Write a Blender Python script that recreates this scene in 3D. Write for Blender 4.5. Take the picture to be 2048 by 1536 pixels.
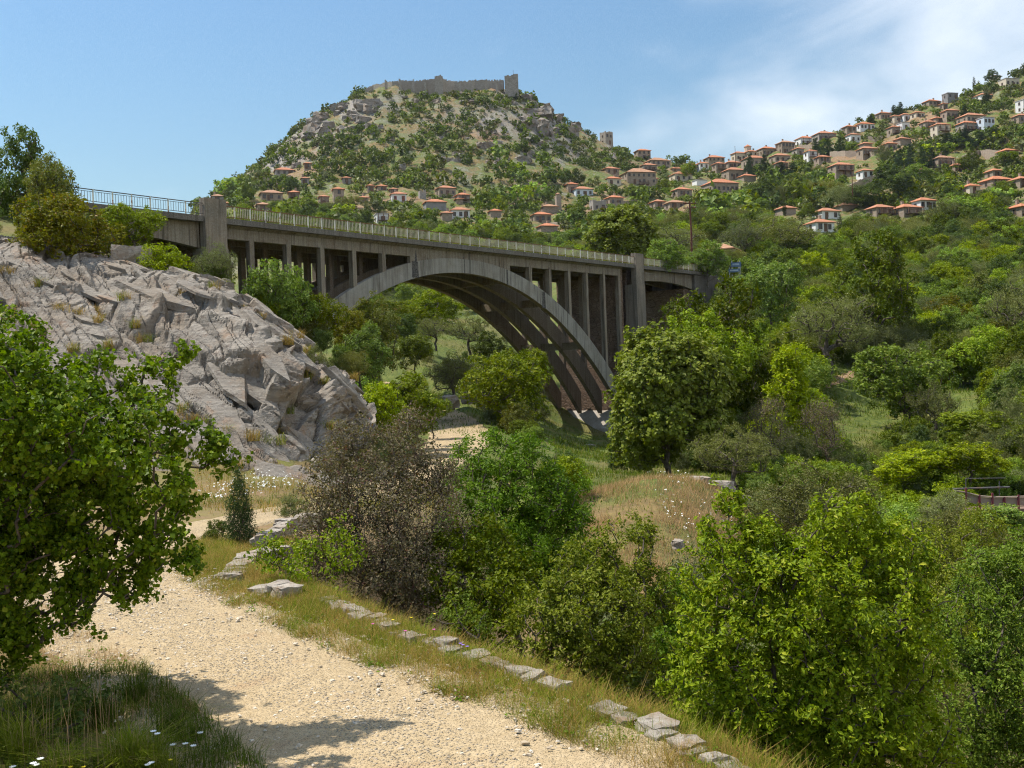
import bpy, math, random
import numpy as np
from mathutils import Vector, Matrix, noise as mnoise

for o in list(bpy.data.objects):
    bpy.data.objects.remove(o)
scene = bpy.context.scene
C = scene.collection

# ---------------------------------------------------------------- camera
F = 2066.0            # focal length in pixels of a 2048 px wide picture
ROLL = 0.036          # the photographer held the camera slightly tilted
HOR = -21.0           # horizon above the picture centre, pixels
cam_data = bpy.data.cameras.new('camera')
cam_data.sensor_width = 36.0
cam_data.lens = 36.0 * F / 2048.0
cam_data.shift_y = HOR / 2048.0
cam_data.clip_start = 0.1
cam_data.clip_end = 20000
cam = bpy.data.objects.new('camera', cam_data)
C.objects.link(cam)
cam.location = (0, 0, 0)
cam.rotation_euler = (math.pi / 2, ROLL, 0)
scene.camera = cam

# ---------------------------------------------------------------- light
SUN_EL = math.radians(59)
SUN_DIR = Vector((-0.95, 0.28, 0)).normalized() * math.cos(SUN_EL) + Vector((0, 0, math.sin(SUN_EL)))
sd = bpy.data.lights.new('sun', 'SUN')
sd.energy = 5.0
sd.angle = math.radians(0.53)
sd.color = (1.0, 0.945, 0.86)
sun = bpy.data.objects.new('sun', sd)
C.objects.link(sun)
sun.rotation_euler = SUN_DIR.to_track_quat('Z', 'Y').to_euler()

world = bpy.data.worlds.new('World')
scene.world = world
world.use_nodes = True
wt = world.node_tree
wt.nodes.clear()
def wn(t, **kw):
    n = wt.nodes.new(t)
    for k, v in kw.items():
        setattr(n, k, v)
    return n
def wmath(op, a, b=None, c=None):
    n = wn('ShaderNodeMath', operation=op)
    for i, v in enumerate((a, b, c)):
        if v is None:
            continue
        if isinstance(v, (int, float)):
            n.inputs[i].default_value = v
        else:
            wt.links.new(v, n.inputs[i])
    return n.outputs[0]
sky = wn('ShaderNodeTexSky', sky_type='NISHITA')
sky.sun_disc = False
sky.sun_elevation = SUN_EL
# Nishita: rotation 0 puts the sun at +Y, growing clockwise seen from above
sky.sun_rotation = math.atan2(SUN_DIR.x, SUN_DIR.y)
sky.altitude = 0
sky.air_density = 1.9
sky.dust_density = 0.1
sky.ozone_density = 10.0
tc = wn('ShaderNodeTexCoord')
sep = wn('ShaderNodeSeparateXYZ')
wt.links.new(tc.outputs['Generated'], sep.inputs[0])
dx, dy, dz = sep.outputs
# thin wind-drawn cloud: noise over azimuth and elevation, denser towards the right-hand sky
az = wmath('ARCTAN2', dx, dy)
el = wmath('ARCSINE', dz)
# shear so that the wisps climb to the right
comb = wn('ShaderNodeCombineXYZ')
sx = wmath('ADD', wmath('MULTIPLY', az, 3.0), wmath('MULTIPLY', el, 1.6))
sy = wmath('SUBTRACT', wmath('MULTIPLY', el, 7.0), wmath('MULTIPLY', az, 1.5))
wt.links.new(sx, comb.inputs[0]); wt.links.new(sy, comb.inputs[1])
n1 = wn('ShaderNodeTexNoise', noise_dimensions='2D')
n1.inputs['Scale'].default_value = 1.3
n1.inputs['Detail'].default_value = 7
n1.inputs['Roughness'].default_value = 0.47
n1.inputs['Distortion'].default_value = 0.25
cmap = wn('ShaderNodeMapping')
cmap.inputs['Location'].default_value = (15.9, 1.6, 0)
wt.links.new(comb.outputs[0], cmap.inputs[0])
wt.links.new(cmap.outputs[0], n1.inputs['Vector'])
# cloud bank direction: broad lobe to the right of the view, fading with height
lobe = wn('ShaderNodeMapRange', interpolation_type='SMOOTHSTEP')
wt.links.new(az, lobe.inputs[0])
for i, v in enumerate((0.02, 0.37, 0.0, 1.0)):
    lobe.inputs[i + 1].default_value = v
bias = wmath('SUBTRACT', wmath('MULTIPLY', lobe.outputs[0], 0.46), 0.125)
dens = wmath('ADD', n1.outputs['Fac'], bias)
cr = wn('ShaderNodeMapRange', interpolation_type='SMOOTHSTEP')
wt.links.new(dens, cr.inputs[0])
for i, v in enumerate((0.45, 1.06, 0.0, 0.84)):
    cr.inputs[i + 1].default_value = v
mix = wn('ShaderNodeMix', data_type='RGBA')
wt.links.new(cr.outputs[0], mix.inputs[0])
wt.links.new(sky.outputs[0], mix.inputs[6])
mix.inputs[7].default_value = (9.2, 9.6, 10.1, 1)
bg = wn('ShaderNodeBackground')
bg.inputs['Strength'].default_value = 0.097
wt.links.new(mix.outputs[2], bg.inputs['Color'])
wo = wn('ShaderNodeOutputWorld')
wt.links.new(bg.outputs[0], wo.inputs['Surface'])

vs = scene.view_settings
vs.view_transform = 'Standard'
vs.look = 'None'
vs.exposure = 0.44
vs.gamma = 1.0
vs.use_curve_mapping = False
cy = scene.cycles
cy.use_denoising = True
cy.filter_width = 1.15
cy.denoising_prefilter = 'NONE'
cy.use_adaptive_sampling = True
cy.adaptive_threshold = 0.03
cy.max_bounces = 4
cy.diffuse_bounces = 1
cy.glossy_bounces = 2
cy.transmission_bounces = 4
cy.volume_bounces = 0
cy.transparent_max_bounces = 6
cy.caustics_reflective = False
cy.caustics_refractive = False
cy.sample_clamp_indirect = 6.0

# ---------------------------------------------------------------- picture geometry -> world
CR, SR = math.cos(ROLL), math.sin(ROLL)
def PP(px, py, Y):
    """world point at depth Y seen at picture position px, py"""
    dx, dy = px - 1024.0, py - 768.0
    return np.array([(dx * CR - dy * SR) / F * Y, Y, (HOR - (dx * SR + dy * CR)) / F * Y])
def GP(px, py, z):
    dx, dy = px - 1024.0, py - 768.0
    return PP(px, py, z * F / (HOR - (dx * SR + dy * CR)))
def to_px(p):
    a, b = p[0] / p[1] * F, HOR - p[2] / p[1] * F
    return 1024 + a * CR + b * SR, 768 - a * SR + b * CR

# ---------------------------------------------------------------- numpy noise
_rs = np.random.RandomState(7)
_perm = np.concatenate([_rs.permutation(512)] * 4)
_grad = _rs.normal(size=(512, 3)); _grad /= np.linalg.norm(_grad, axis=1)[:, None]
_cellr = _rs.rand(512, 4)
def _hash(i, j, k):
    return _perm[(_perm[(_perm[i & 511] + j) & 511] + k) & 511]
def pnoise(x, y, z=None):
    x = np.asarray(x, float); y = np.asarray(y, float)
    z = np.zeros_like(x) if z is None else np.asarray(z, float)
    xi, yi, zi = np.floor(x).astype(int), np.floor(y).astype(int), np.floor(z).astype(int)
    xf, yf, zf = x - xi, y - yi, z - zi
    u, v, w = (t * t * t * (t * (t * 6 - 15) + 10) for t in (xf, yf, zf))
    r = 0
    for a in (0, 1):
        for b in (0, 1):
            for c in (0, 1):
                g = _grad[_hash(xi + a, yi + b, zi + c)]
                d = g[..., 0] * (xf - a) + g[..., 1] * (yf - b) + g[..., 2] * (zf - c)
                r = r + d * (u if a else 1 - u) * (v if b else 1 - v) * (w if c else 1 - w)
    return r * 1.5
def fbm(x, y, z=None, oct=4, gain=0.5):
    r, a, f = 0, 1.0, 1.0
    for o in range(oct):
        r = r + a * pnoise(x * f + 17.3 * o, y * f + 5.1 * o, None if z is None else z * f)
        a *= gain; f *= 2.03
    return r
def cells(x, y):
    """2D Voronoi: distance to the border (F2-F1), random value of the cell, second random value"""
    xi, yi = np.floor(x).astype(int), np.floor(y).astype(int)
    f1 = np.full(x.shape, 9.0); f2 = np.full(x.shape, 9.0); r1 = np.zeros(x.shape); r2 = np.zeros(x.shape)
    for a in (-1, 0, 1):
        for b in (-1, 0, 1):
            h = _hash(xi + a, yi + b, 3)
            c = _cellr[h]
            d = np.hypot(xi + a + c[..., 0] - x, yi + b + c[..., 1] - y)
            near = d < f1
            f2 = np.where(near, f1, np.minimum(f2, d))
            r1 = np.where(near, c[..., 2], r1); r2 = np.where(near, c[..., 3], r2)
            f1 = np.where(near, d, f1)
    return f2 - f1, r1, r2
def sstep(a, b, x):
    t = np.clip((np.asarray(x, float) - a) / (b - a), 0, 1)
    return t * t * (3 - 2 * t)

# ---------------------------------------------------------------- mesh helpers
def mesh_np(name, verts, faces, mats=(), midx=None, smooth=False):
    """verts Nx3; faces: array MxK or list of such arrays"""
    if isinstance(faces, np.ndarray):
        faces = [faces]
    faces = [np.asarray(f, dtype=np.int32) for f in faces if len(f)]
    me = bpy.data.meshes.new(name)
    verts = np.asarray(verts, dtype=np.float32)
    me.vertices.add(len(verts))
    me.vertices.foreach_set('co', verts.ravel())
    li = np.concatenate([f.ravel() for f in faces])
    tot = np.concatenate([np.full(len(f), f.shape[1], np.int32) for f in faces])
    st = np.concatenate([[0], np.cumsum(tot)[:-1]]).astype(np.int32)
    me.loops.add(len(li))
    me.loops.foreach_set('vertex_index', li)
    me.polygons.add(len(tot))
    me.polygons.foreach_set('loop_start', st)
    me.polygons.foreach_set('loop_total', tot)
    if midx is not None:
        me.polygons.foreach_set('material_index', np.asarray(midx, np.int32))
    me.polygons.foreach_set('use_smooth', np.full(len(tot), bool(smooth)))
    for m in (mats if isinstance(mats, (list, tuple)) else [mats]):
        me.materials.append(m)
    me.update(calc_edges=True)
    return me
def link(name, me, parent=None, loc=None, rotz=None, scale=None):
    o = bpy.data.objects.new(name, me)
    C.objects.link(o)
    if parent is not None:
        o.parent = parent
    if loc is not None:
        o.location = loc
    if rotz is not None:
        o.rotation_euler = (0, 0, rotz)
    if scale is not None:
        o.scale = scale if isinstance(scale, (tuple, list, np.ndarray)) else (scale,) * 3
    return o
def empty(name, loc=(0, 0, 0), rotz=0, scale=1):
    return link(name, None, None, loc, rotz, scale)
USED = {}
def tag(o, label=None, cat=None, group=None, kind=None):
    if label:
        o['label'] = label
    if cat:
        o['category'] = cat
    if group:
        o['group'] = group
    if kind or cat:
        o['kind'] = kind or 'thing'
    return o
class MB:
    """collects simple solids into one mesh"""
    def __init__(s):
        s.v, s.q, s.n = [], {}, 0
    def add(s, verts, faces):
        for f in faces:
            s.q.setdefault(len(f), []).append([i + s.n for i in f])
        s.v.extend([tuple(map(float, p)) for p in verts]); s.n += len(verts)
    def hexa(s, p):
        s.add(p, [(0, 3, 2, 1), (4, 5, 6, 7), (0, 1, 5, 4), (1, 2, 6, 5), (2, 3, 7, 6), (3, 0, 4, 7)])
    def box(s, x0, x1, y0, y1, z0, z1):
        s.hexa([(x0, y0, z0), (x1, y0, z0), (x1, y1, z0), (x0, y1, z0), (x0, y0, z1), (x1, y0, z1), (x1, y1, z1), (x0, y1, z1)])
    def tube(s, pts, rad, k=6):
        pts = [Vector(p) for p in pts]
        b = s.n
        vs = []
        for i, p in enumerate(pts):
            d = (pts[min(i + 1, len(pts) - 1)] - pts[max(i - 1, 0)]).normalized()
            a = d.orthogonal().normalized(); c = d.cross(a)
            r = rad[i] if isinstance(rad, (list, tuple)) else rad
            for j in range(k):
                t = 2 * math.pi * j / k
                vs.append(p + a * (r * math.cos(t)) + c * (r * math.sin(t)))
        fs = []
        for i in range(len(pts) - 1):
            for j in range(k):
                fs.append((i * k + j, i * k + (j + 1) % k, (i + 1) * k + (j + 1) % k, (i + 1) * k + j))
        fs.append(tuple(range(k))[::-1]); fs.append(tuple((len(pts) - 1) * k + j for j in range(k)))
        s.add(vs, fs)
    def mesh(s, name, mats):
        return mesh_np(name, np.array(s.v), [np.array(q) for q in s.q.values()], mats)
    def build(s, name, mats, parent=None, **kw):
        return link(name, s.mesh(name, mats), parent, **kw)

# ---------------------------------------------------------------- materials
class NT:
    def __init__(s, name):
        s.m = bpy.data.materials.new(name); s.m.use_nodes = True
        s.t = s.m.node_tree; s.t.nodes.clear()
    def n(s, t, ins=None, **kw):
        nd = s.t.nodes.new(t)
        for k, v in kw.items():
            setattr(nd, k, v)
        for k, v in (ins or {}).items():
            s.put(nd.inputs[k], v)
        return nd
    def put(s, sock, v):
        if isinstance(v, bpy.types.NodeSocket):
            s.t.links.new(v, sock)
        elif isinstance(v, (tuple, list)) and len(v) == 3 and sock.type == 'RGBA':
            sock.default_value = (*v, 1)
        else:
            sock.default_value = v
    def noise(s, scale, detail=4, rough=0.55, vec=None, dist=0.0):
        nd = s.n('ShaderNodeTexNoise', {'Scale': scale, 'Detail': detail, 'Roughness': rough, 'Distortion': dist})
        if vec is not None:
            s.put(nd.inputs['Vector'], vec)
        return nd.outputs['Fac']
    def ramp(s, x, a, b, lo=0.0, hi=1.0):
        return s.n('ShaderNodeMapRange', {0: x, 1: a, 2: b, 3: lo, 4: hi}, interpolation_type='SMOOTHSTEP').outputs[0]
    def mix(s, f, a, b, blend='MIX'):
        nd = s.n('ShaderNodeMix', data_type='RGBA', blend_type=blend)
        s.put(nd.inputs[0], f); s.put(nd.inputs[6], a); s.put(nd.inputs[7], b)
        return nd.outputs[2]
    def math(s, op, a, b=0.0):
        return s.n('ShaderNodeMath', {0: a, 1: b}, operation=op).outputs[0]
    def coord(s, which='Object', scale=None):
        v = s.n('ShaderNodeTexCoord').outputs[which]
        if scale is not None:
            v = s.n('ShaderNodeMapping', {'Vector': v, 'Scale': scale}).outputs[0]
        return v
    def bump(s, h, strength, dist):
        return s.n('ShaderNodeBump', {'Height': h, 'Strength': strength, 'Distance': dist}).outputs[0]
    def pbr(s, col, rough=0.9, normal=None, spec=0.25):
        nd = s.n('ShaderNodeBsdfPrincipled', {'Base Color': col, 'Roughness': rough, 'Specular IOR Level': spec})
        if normal is not None:
            s.put(nd.inputs['Normal'], normal)
        return s.out(nd.outputs[0])
    def out(s, sh):
        s.t.links.new(sh, s.n('ShaderNodeOutputMaterial').inputs['Surface'])
        return s.m

def leaf_mat(name, c1, c2, c3, trans=0.25, gloss=0.15, tcol=(1.25, 1.35, 0.35), vary=True):
    """c1..c3: leaf colours spread over single leaves and over trees"""
    k = NT(name)
    isl = k.n('ShaderNodeNewGeometry').outputs['Random Per Island']
    orr = k.n('ShaderNodeObjectInfo').outputs['Random']
    cl = k.noise(0.9, 2, 0.5, k.coord('Object'))
    f = k.math('ADD', k.math('MULTIPLY', isl, 0.75), k.math('MULTIPLY', cl, 0.9))
    col = k.mix(k.ramp(f, 0.35, 0.95), c1, c2)
    col = k.mix(k.ramp(isl, 0.84, 1.0), col, c3)
    hs = k.n('ShaderNodeHueSaturation', {'Hue': k.ramp(orr, 0, 1, 0.485, 0.518), 'Saturation': k.ramp(orr, 0, 1, 1.1, 0.85),
                                         'Value': k.ramp(k.math('FRACT', k.math('MULTIPLY', orr, 7.31)), 0, 1, 0.78, 1.25), 'Color': col})
    if vary:
        col = hs.outputs[0]
    d = k.n('ShaderNodeBsdfPrincipled', {'Base Color': col, 'Roughness': 0.55, 'Specular IOR Level': gloss})
    t = k.n('ShaderNodeBsdfTranslucent', {'Color': k.mix(1.0, col, tcol, 'MULTIPLY')})
    m1 = k.n('ShaderNodeMixShader', {0: trans}); k.put(m1.inputs[1], d.outputs[0]); k.put(m1.inputs[2], t.outputs[0])
    return k.out(m1.outputs[0])

L_BRIGHT = leaf_mat('leaf_bright', (0.128, 0.195, 0.004), (0.245, 0.325, 0.007), (0.34, 0.37, 0.03))
L_GREEN = leaf_mat('leaf_green', (0.092, 0.138, 0.007), (0.178, 0.230, 0.012), (0.25, 0.26, 0.03))
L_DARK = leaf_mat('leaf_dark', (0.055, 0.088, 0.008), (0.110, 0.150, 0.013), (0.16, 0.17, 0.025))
L_OLIVE = leaf_mat('leaf_olive', (0.120, 0.132, 0.036), (0.195, 0.205, 0.062), (0.25, 0.25, 0.10), trans=0.2)
L_OCHRE = leaf_mat('leaf_ochre', (0.090, 0.105, 0.010), (0.165, 0.170, 0.016), (0.21, 0.14, 0.03))
L_DRY = leaf_mat('leaf_dry', (0.105, 0.100, 0.045), (0.190, 0.155, 0.090), (0.17, 0.080, 0.060), trans=0.2, vary=False)
L_PINE = leaf_mat('leaf_pine', (0.028, 0.056, 0.014), (0.056, 0.090, 0.022), (0.07, 0.11, 0.028), trans=0.15)
L_YELLOW = leaf_mat('leaf_yellow', (0.23, 0.26, 0.010), (0.34, 0.33, 0.015), (0.42, 0.35, 0.02))

def bark_mat(name, a, b):
    k = NT(name)
    v = k.coord('Object', (9, 9, 2.2))
    f = k.noise(2.0, 5, 0.6, v)
    return k.pbr(k.mix(k.ramp(f, 0.3, 0.7), a, b), 0.95, k.bump(f, 0.6, 0.02))
L_PLANE = leaf_mat('leaf_plane', (0.115, 0.150, 0.014), (0.20, 0.235, 0.026), (0.27, 0.28, 0.05), vary=False)
BARK = bark_mat('bark', (0.055, 0.042, 0.032), (0.16, 0.13, 0.10))
TWIG = bark_mat('twig', (0.07, 0.05, 0.036), (0.17, 0.13, 0.095))
# ================================================================ the ground
def zc(px, py, Y):
    return PP(px, py, Y)[2]
# profiles of the land along viewing directions: (depth, picture row) or (depth, None, height)
COLS = {
 -1500: [(30, None, -2), (60, None, 9), (90, None, 14), (140, None, 6), (300, None, 0), (700, None, 20), (2000, None, 60), (4000, None, 60)],
 -300: [(30, None, -3.2), (36, None, -1.5), (50, None, 8), (62, None, 11), (72, None, 13.0), (85, None, 13), (110, None, 4), (160, None, -8), (300, None, -5), (600, None, 20), (2000, None, 20), (4000, None, 40)],
 0: [(30, None, -3.2), (34, None, -2.4), (50, None, 6.8), (60, None, 10), (70, None, 12.9), (80, None, 12.9), (105, None, 3), (160, None, -8), (300, None, -5), (600, None, 25), (2000, None, 20), (4000, None, 40)],
 200: [(30, None, -3.2), (36, None, -2.6), (50, None, 5.8), (60, None, 8.5), (70, None, 10.5), (76, None, 10.5), (105, None, 2), (160, None, -4), (300, None, 10), (450, None, 30), (650, None, 30), (2000, None, 10), (4000, None, 40)],
 360: [(30, None, -3.3), (36, None, -2.8), (50, None, 4.4), (58, None, 6.3), (68, None, 7.4), (80, None, 6.5), (105, None, 2), (160, None, 2), (300, None, 25), (430, 450), (560, 470), (700, None, 50), (2000, None, 10), (4000, None, 40)],
 440: [(30, None, -3.3), (36, None, -3.0), (50, None, 3.4), (56, None, 4.3), (66, None, 5.2), (80, None, 4), (105, None, 1), (160, None, 4), (260, None, 24), (330, 440), (400, 415), (480, 393), (540, 385), (620, 410), (900, None, 40), (2000, None, 10), (4000, None, 40)],
 520: [(30, None, -3.4), (37, None, -3.0), (50, None, 2.6), (56, None, 3.4), (64, None, 3.6), (80, None, 2), (105, None, 1), (160, None, 6), (250, None, 26), (330, 435), (400, 405), (480, 368), (545, 338), (640, 370), (900, None, 50), (2000, None, 10), (4000, None, 40)],
 620: [(30, None, -3.6), (38, None, -3.4), (50, None, 0.0), (55, None, 0.6), (64, None, 0.2), (80, None, -0.5), (105, None, 0), (150, None, 6), (250, None, 27), (330, 440), (420, 390), (490, 320), (550, 243), (640, 275), (900, None, 60), (2000, None, 10), (4000, None, 40)],
 690: [(30, None, -3.7), (40, None, -3.9), (50, None, -2.6), (60, None, -2.6), (80, None, -2.8), (105, None, -1), (150, None, 7), (250, None, 28), (330, 445), (420, 385), (490, 300), (555, 212), (640, 240), (900, None, 60), (2000, None, 10), (4000, None, 40)],
 760: [(30, None, -3.9), (40, None, -4.1), (60, None, -3.9), (85, None, -4.0), (105, None, -2.5), (130, None, 3), (170, 640), (250, 520), (330, 450), (420, 385), (500, 270), (545, 196), (558, 176), (615, 174), (690, 205), (900, None, 60), (2000, None, 10), (4000, None, 40)],
 890: [(30, None, -5.2), (40, None, -4.6), (60, None, -4.5), (85, None, -4.6), (105, None, -3.6), (125, 770), (150, 700), (175, 640), (205, 590), (250, 525), (330, 462), (420, 390), (500, 275), (545, 200), (556, 177), (615, 174), (690, 205), (900, None, 60), (2000, None, 10), (4000, None, 40)],
 1030: [(30, None, -6.4), (40, None, -5.8), (60, None, -5.2), (80, None, -5.2), (105, None, -5.2), (125, None, -5), (150, None, 0), (190, 620), (250, 545), (330, 478), (420, 405), (500, 290), (545, 200), (558, 174), (612, 172), (690, 205), (900, None, 60), (2000, None, 10), (4000, None, 40)],
 1150: [(30, None, -7.0), (34, None, -6.7), (43, None, -5.3), (52, None, -6.4), (70, None, -6.6), (90, None, -6.8), (110, None, -8.2), (130, None, -8.2), (140, None, -5), (170, None, 8), (200, 600), (260, 535), (330, 488), (420, 425), (500, 330), (560, 262), (580, 252), (680, 290), (900, None, 60), (2000, None, 10), (4000, None, 40)],
 1290: [(30, None, -7.4), (34, None, -6.6), (44, None, -4.5), (54, None, -6.2), (70, None, -7.2), (90, None, -8), (110, None, -8.6), (130, None, -8.5), (142, None, -2), (152, None, 8), (170, None, 13), (200, 545), (260, 505), (330, 465), (420, 418), (500, 360), (590, 318), (700, 345), (900, None, 60), (2000, None, 10), (4000, None, 40)],
 1400: [(30, None, -7.8), (36, None, -6.8), (46, None, -5.0), (56, None, -6.8), (70, None, -7.6), (90, None, -7.6), (110, None, -6.0), (125, None, -1), (140, None, 6), (154, None, 12.6), (170, None, 14), (200, 525), (260, 480), (330, 445), (420, 405), (500, 372), (590, 338), (700, 365), (900, None, 60), (2000, None, 10), (4000, None, 40)],
 1500: [(30, None, -8.2), (46, None, -7.4), (56, None, -7.6), (70, None, -7.6), (90, None, -5.6), (110, None, -1.5), (130, None, 4), (150, 600), (172, 545), (200, 515), (260, 472), (330, 438), (420, 395), (500, 345), (580, 312), (700, 345), (900, None, 70), (2000, None, 10), (4000, None, 40)],
 1620: [(30, None, -8.6), (46, None, -8.4), (60, None, -8.0), (75, None, -6.6), (90, None, -4.0), (110, None, 0.6), (140, 660), (175, 560), (220, 502), (270, 470), (330, 440), (420, 382), (500, 325), (570, 282), (700, 320), (900, None, 70), (2000, None, 10), (4000, None, 40)],
 1750: [(30, None, -9.0), (46, None, -8.8), (60, None, -8.2), (72, None, -6.8), (85, 862), (110, 742), (140, 650), (180, 562), (240, 485), (310, 438), (390, 385), (470, 312), (560, 246), (700, 285), (900, None, 90), (2000, None, 10), (4000, None, 40)],
 1900: [(30, None, -9.4), (46, None, -8.8), (58, None, -8.2), (70, None, -7.2), (85, 840), (105, 750), (145, 620), (200, 525), (260, 460), (320, 420), (390, 365), (470, 278), (560, 202), (700, 235), (900, None, 90), (2000, None, 10), (4000, None, 40)],
 2048: [(30, None, -9.4), (46, None, -8.6), (58, None, -8.0), (70, None, -6.6), (100, 750), (145, 605), (220, 480), (300, 405), (400, 308), (480, 222), (570, 152), (700, 190), (900, None, 120), (2000, None, 10), (4000, None, 40)],
 2400: [(30, None, -9.0), (46, None, -8.0), (70, None, -5), (100, None, 2), (145, None, 13), (220, None, 35), (300, None, 60), (400, None, 98), (480, None, 132), (580, None, 180), (700, None, 180), (900, None, 120), (2000, None, 10), (4000, None, 40)],
 4200: [(30, None, -7.0), (46, None, -5.0), (70, None, 0), (100, None, 10), (145, None, 25), (220, None, 55), (300, None, 80), (400, None, 110), (600, None, 150), (900, None, 120), (2000, None, 10), (4000, None, 40)],
}
LY0, LY1, NY, NU = math.log(28.0), math.log(4000.0), 420, 620
U0, U1 = -1.3, 1.6
_us = np.array([(p - 1018.0) / F for p in sorted(COLS)])
_Y = np.exp(np.linspace(LY0, LY1, NY))
_tab = []
for p in sorted(COLS):
    yy, zz = [], []
    for e in COLS[p]:
        yy.append(e[0]); zz.append(zc(p, e[1], e[0]) if e[1] is not None else e[2])
    _tab.append(np.interp(_Y, yy, zz))
_tab = np.array(_tab)                                # columns x Y
_ug = np.linspace(U0, U1, NU)
TAB = np.array([np.interp(_ug, _us, _tab[:, j]) for j in range(NY)]).T    # NU x NY
def _blur(a, n, axis):
    k = np.hanning(n + 2)[1:-1]; k /= k.sum()
    pad = [(0, 0), (0, 0)]; pad[axis] = (n // 2, n // 2)
    ap = np.pad(a, pad, mode='edge')
    return np.apply_along_axis(lambda r: np.convolve(r, k, 'valid'), axis, ap)
TAB = _blur(_blur(TAB, 15, 0), 5, 1)
def far_h(X, Y):
    Yc = np.clip(Y, 28.0, 3999.0)
    a = np.clip((X / Yc - U0) / (U1 - U0), 0, 1) * (NU - 1.001)
    b = (np.log(Yc) - LY0) / (LY1 - LY0) * (NY - 1.001)
    i, j = a.astype(int), b.astype(int)
    fa, fb = a - i, b - j
    return (TAB[i, j] * (1 - fa) * (1 - fb) + TAB[i + 1, j] * fa * (1 - fb) + TAB[i, j + 1] * (1 - fa) * fb + TAB[i + 1, j + 1] * fa * fb)

# the gravel road, centre line, half width and height
ROAD = np.array([(4.6, -6, -3.0, 2.0), (3.4, 0.5, -3.0, 1.95), (1.65, 4.2, -3.0, 1.85), (-0.05, 7.0, -3.0, 1.85), (-1.45, 9.0, -3.0, 1.68), (-3.15, 11.2, -3.0, 1.5),
                 (-4.75, 13.4, -3.0, 1.5), (-6.6, 16.2, -3.05, 1.45), (-7.8, 19.0, -3.1, 1.3), (-7.7, 22.0, -3.2, 1.1), (-6.6, 25.0, -3.3, 1.0), (-5.2, 31, -3.6, 1.2), (-4.5, 40, -4.0, 1.7),
                 (-4.4, 55, -4.45, 1.9), (-3.9, 70, -4.75, 2.3), (-4.3, 84, -4.75, 2.6), (-6.6, 102, -4.1, 2.5), (-12, 122, -2.5, 2.4), (-20, 140, 0, 2.2)])
def _dense(poly, n):
    t = np.concatenate([[0], np.cumsum(np.hypot(*np.diff(poly[:, :2], axis=0).T))])
    tt = np.linspace(0, t[-1], n)
    d = np.array([np.interp(tt, t, poly[:, c]) for c in range(poly.shape[1])]).T
    for c in range(poly.shape[1]):                       # soften the corners
        k = np.hanning(31); k /= k.sum()
        e = np.concatenate([np.full(15, d[0, c]), d[:, c], np.full(15, d[-1, c])])
        d[:, c] = np.convolve(e, k, 'valid')
    return d
RD = _dense(ROAD, 900)
# edge where the ground breaks off to the gully on the right
EDGE = np.array([(-8, 7.5), (2, 3.7), (5, 2.75), (7.44, 1.72), (8.0, 1.42), (9.1, 0.92), (10.8, -0.28), (12.4, -1.45), (14.9, -3.05), (16.4, -4.1), (18.5, -4.75), (20.5, -4.55), (23, -3.75), (27, -2.9), (33, -2.2), (45, -1.5), (200, 5)])
def edge_x(Y):
    return np.interp(Y, EDGE[:, 0], EDGE[:, 1])
def near_h(X, Y):
    d = X - edge_x(Y)
    drop = np.interp(Y, [0, 8, 20, 30, 45], [4.4, 4.4, 3.6, 2.9, 2.0])
    z = -2.97 - np.interp(Y, [0, 15, 30, 45], [0, 0.05, 0.6, 1.4])
    z = z - drop * sstep(0.0, 3.2, d) - 0.10 * np.clip(d - 2, 0, 12)
    lft = np.clip(-d - 4.6, 0, 40)
    z = z + 0.07 * np.minimum(lft, 8) + 0.04 * np.sin(X * 1.7) * np.cos(Y * 1.3) * (d < 0)
    return z
def height(X, Y):
    X = np.asarray(X, float); Y = np.asarray(Y, float)
    sh = X.shape
    X = X.ravel(); Y = Y.ravel()
    R = np.hypot(X, Y)
    w = sstep(27, 38, Y)
    z = near_h(X, Y) * (1 - w) + far_h(X, Y) * w
    # behind and beside the photographer the bank stays level
    amp = np.interp(R, [0, 15, 40, 100, 250, 500, 800], [0.03, 0.05, 0.12, 0.5, 1.0, 2.2, 4.0])
    sc = np.interp(R, [0, 20, 60, 150, 400], [1.2, 0.8, 0.35, 0.12, 0.045])
    z = z + amp * (fbm(X * 0.9, Y * 0.9, oct=3) * 0.3 * (R < 60) + fbm(X * 0.11, Y * 0.11, oct=4) * sstep(25, 60, R) * 0.8 + fbm(X * 0.035 + 9, Y * 0.035, oct=4) * sstep(90, 300, R) * 1.2)
    # rock ledges of the far hill
    lm = sstep(280, 420, R) * sstep(0.03, 0.35, fbm(X * 0.012 + 3, Y * 0.012 + 8, oct=2))
    z = z + lm * 2.6 * np.abs(fbm(X * 0.07, Y * 0.07 + z * 0.05, oct=3))
    # level bed of the road
    best = np.full(X.shape, 1e9); bz = np.zeros(X.shape); bw = np.ones(X.shape)
    m = (R < 160)
    if m.any():
        idx = np.nonzero(m)[0]
        for s in range(0, len(idx), 20000):
            ii = idx[s:s + 20000]
            dd = np.hypot(X[ii, None] - RD[None, ::4, 0], Y[ii, None] - RD[None, ::4, 1])
            k = dd.argmin(1)
            best[ii] = dd[np.arange(len(ii)), k]; bz[ii] = RD[::4, 2][k]; bw[ii] = RD[::4, 3][k]
        wr = 1 - sstep(bw, bw * 1.0 + np.interp(Y, [0, 20, 60], [0.7, 1.0, 2.0]), best)
        z = z * (1 - wr) + (bz - 0.03 + 0.02 * fbm(X * 0.8, Y * 0.8, oct=2)) * wr
    return z.reshape(sh)
def h1(x, y):
    return float(height(np.array([x]), np.array([y]))[0])
_mYs = np.exp(np.linspace(math.log(6.0), math.log(900), 900))
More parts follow.
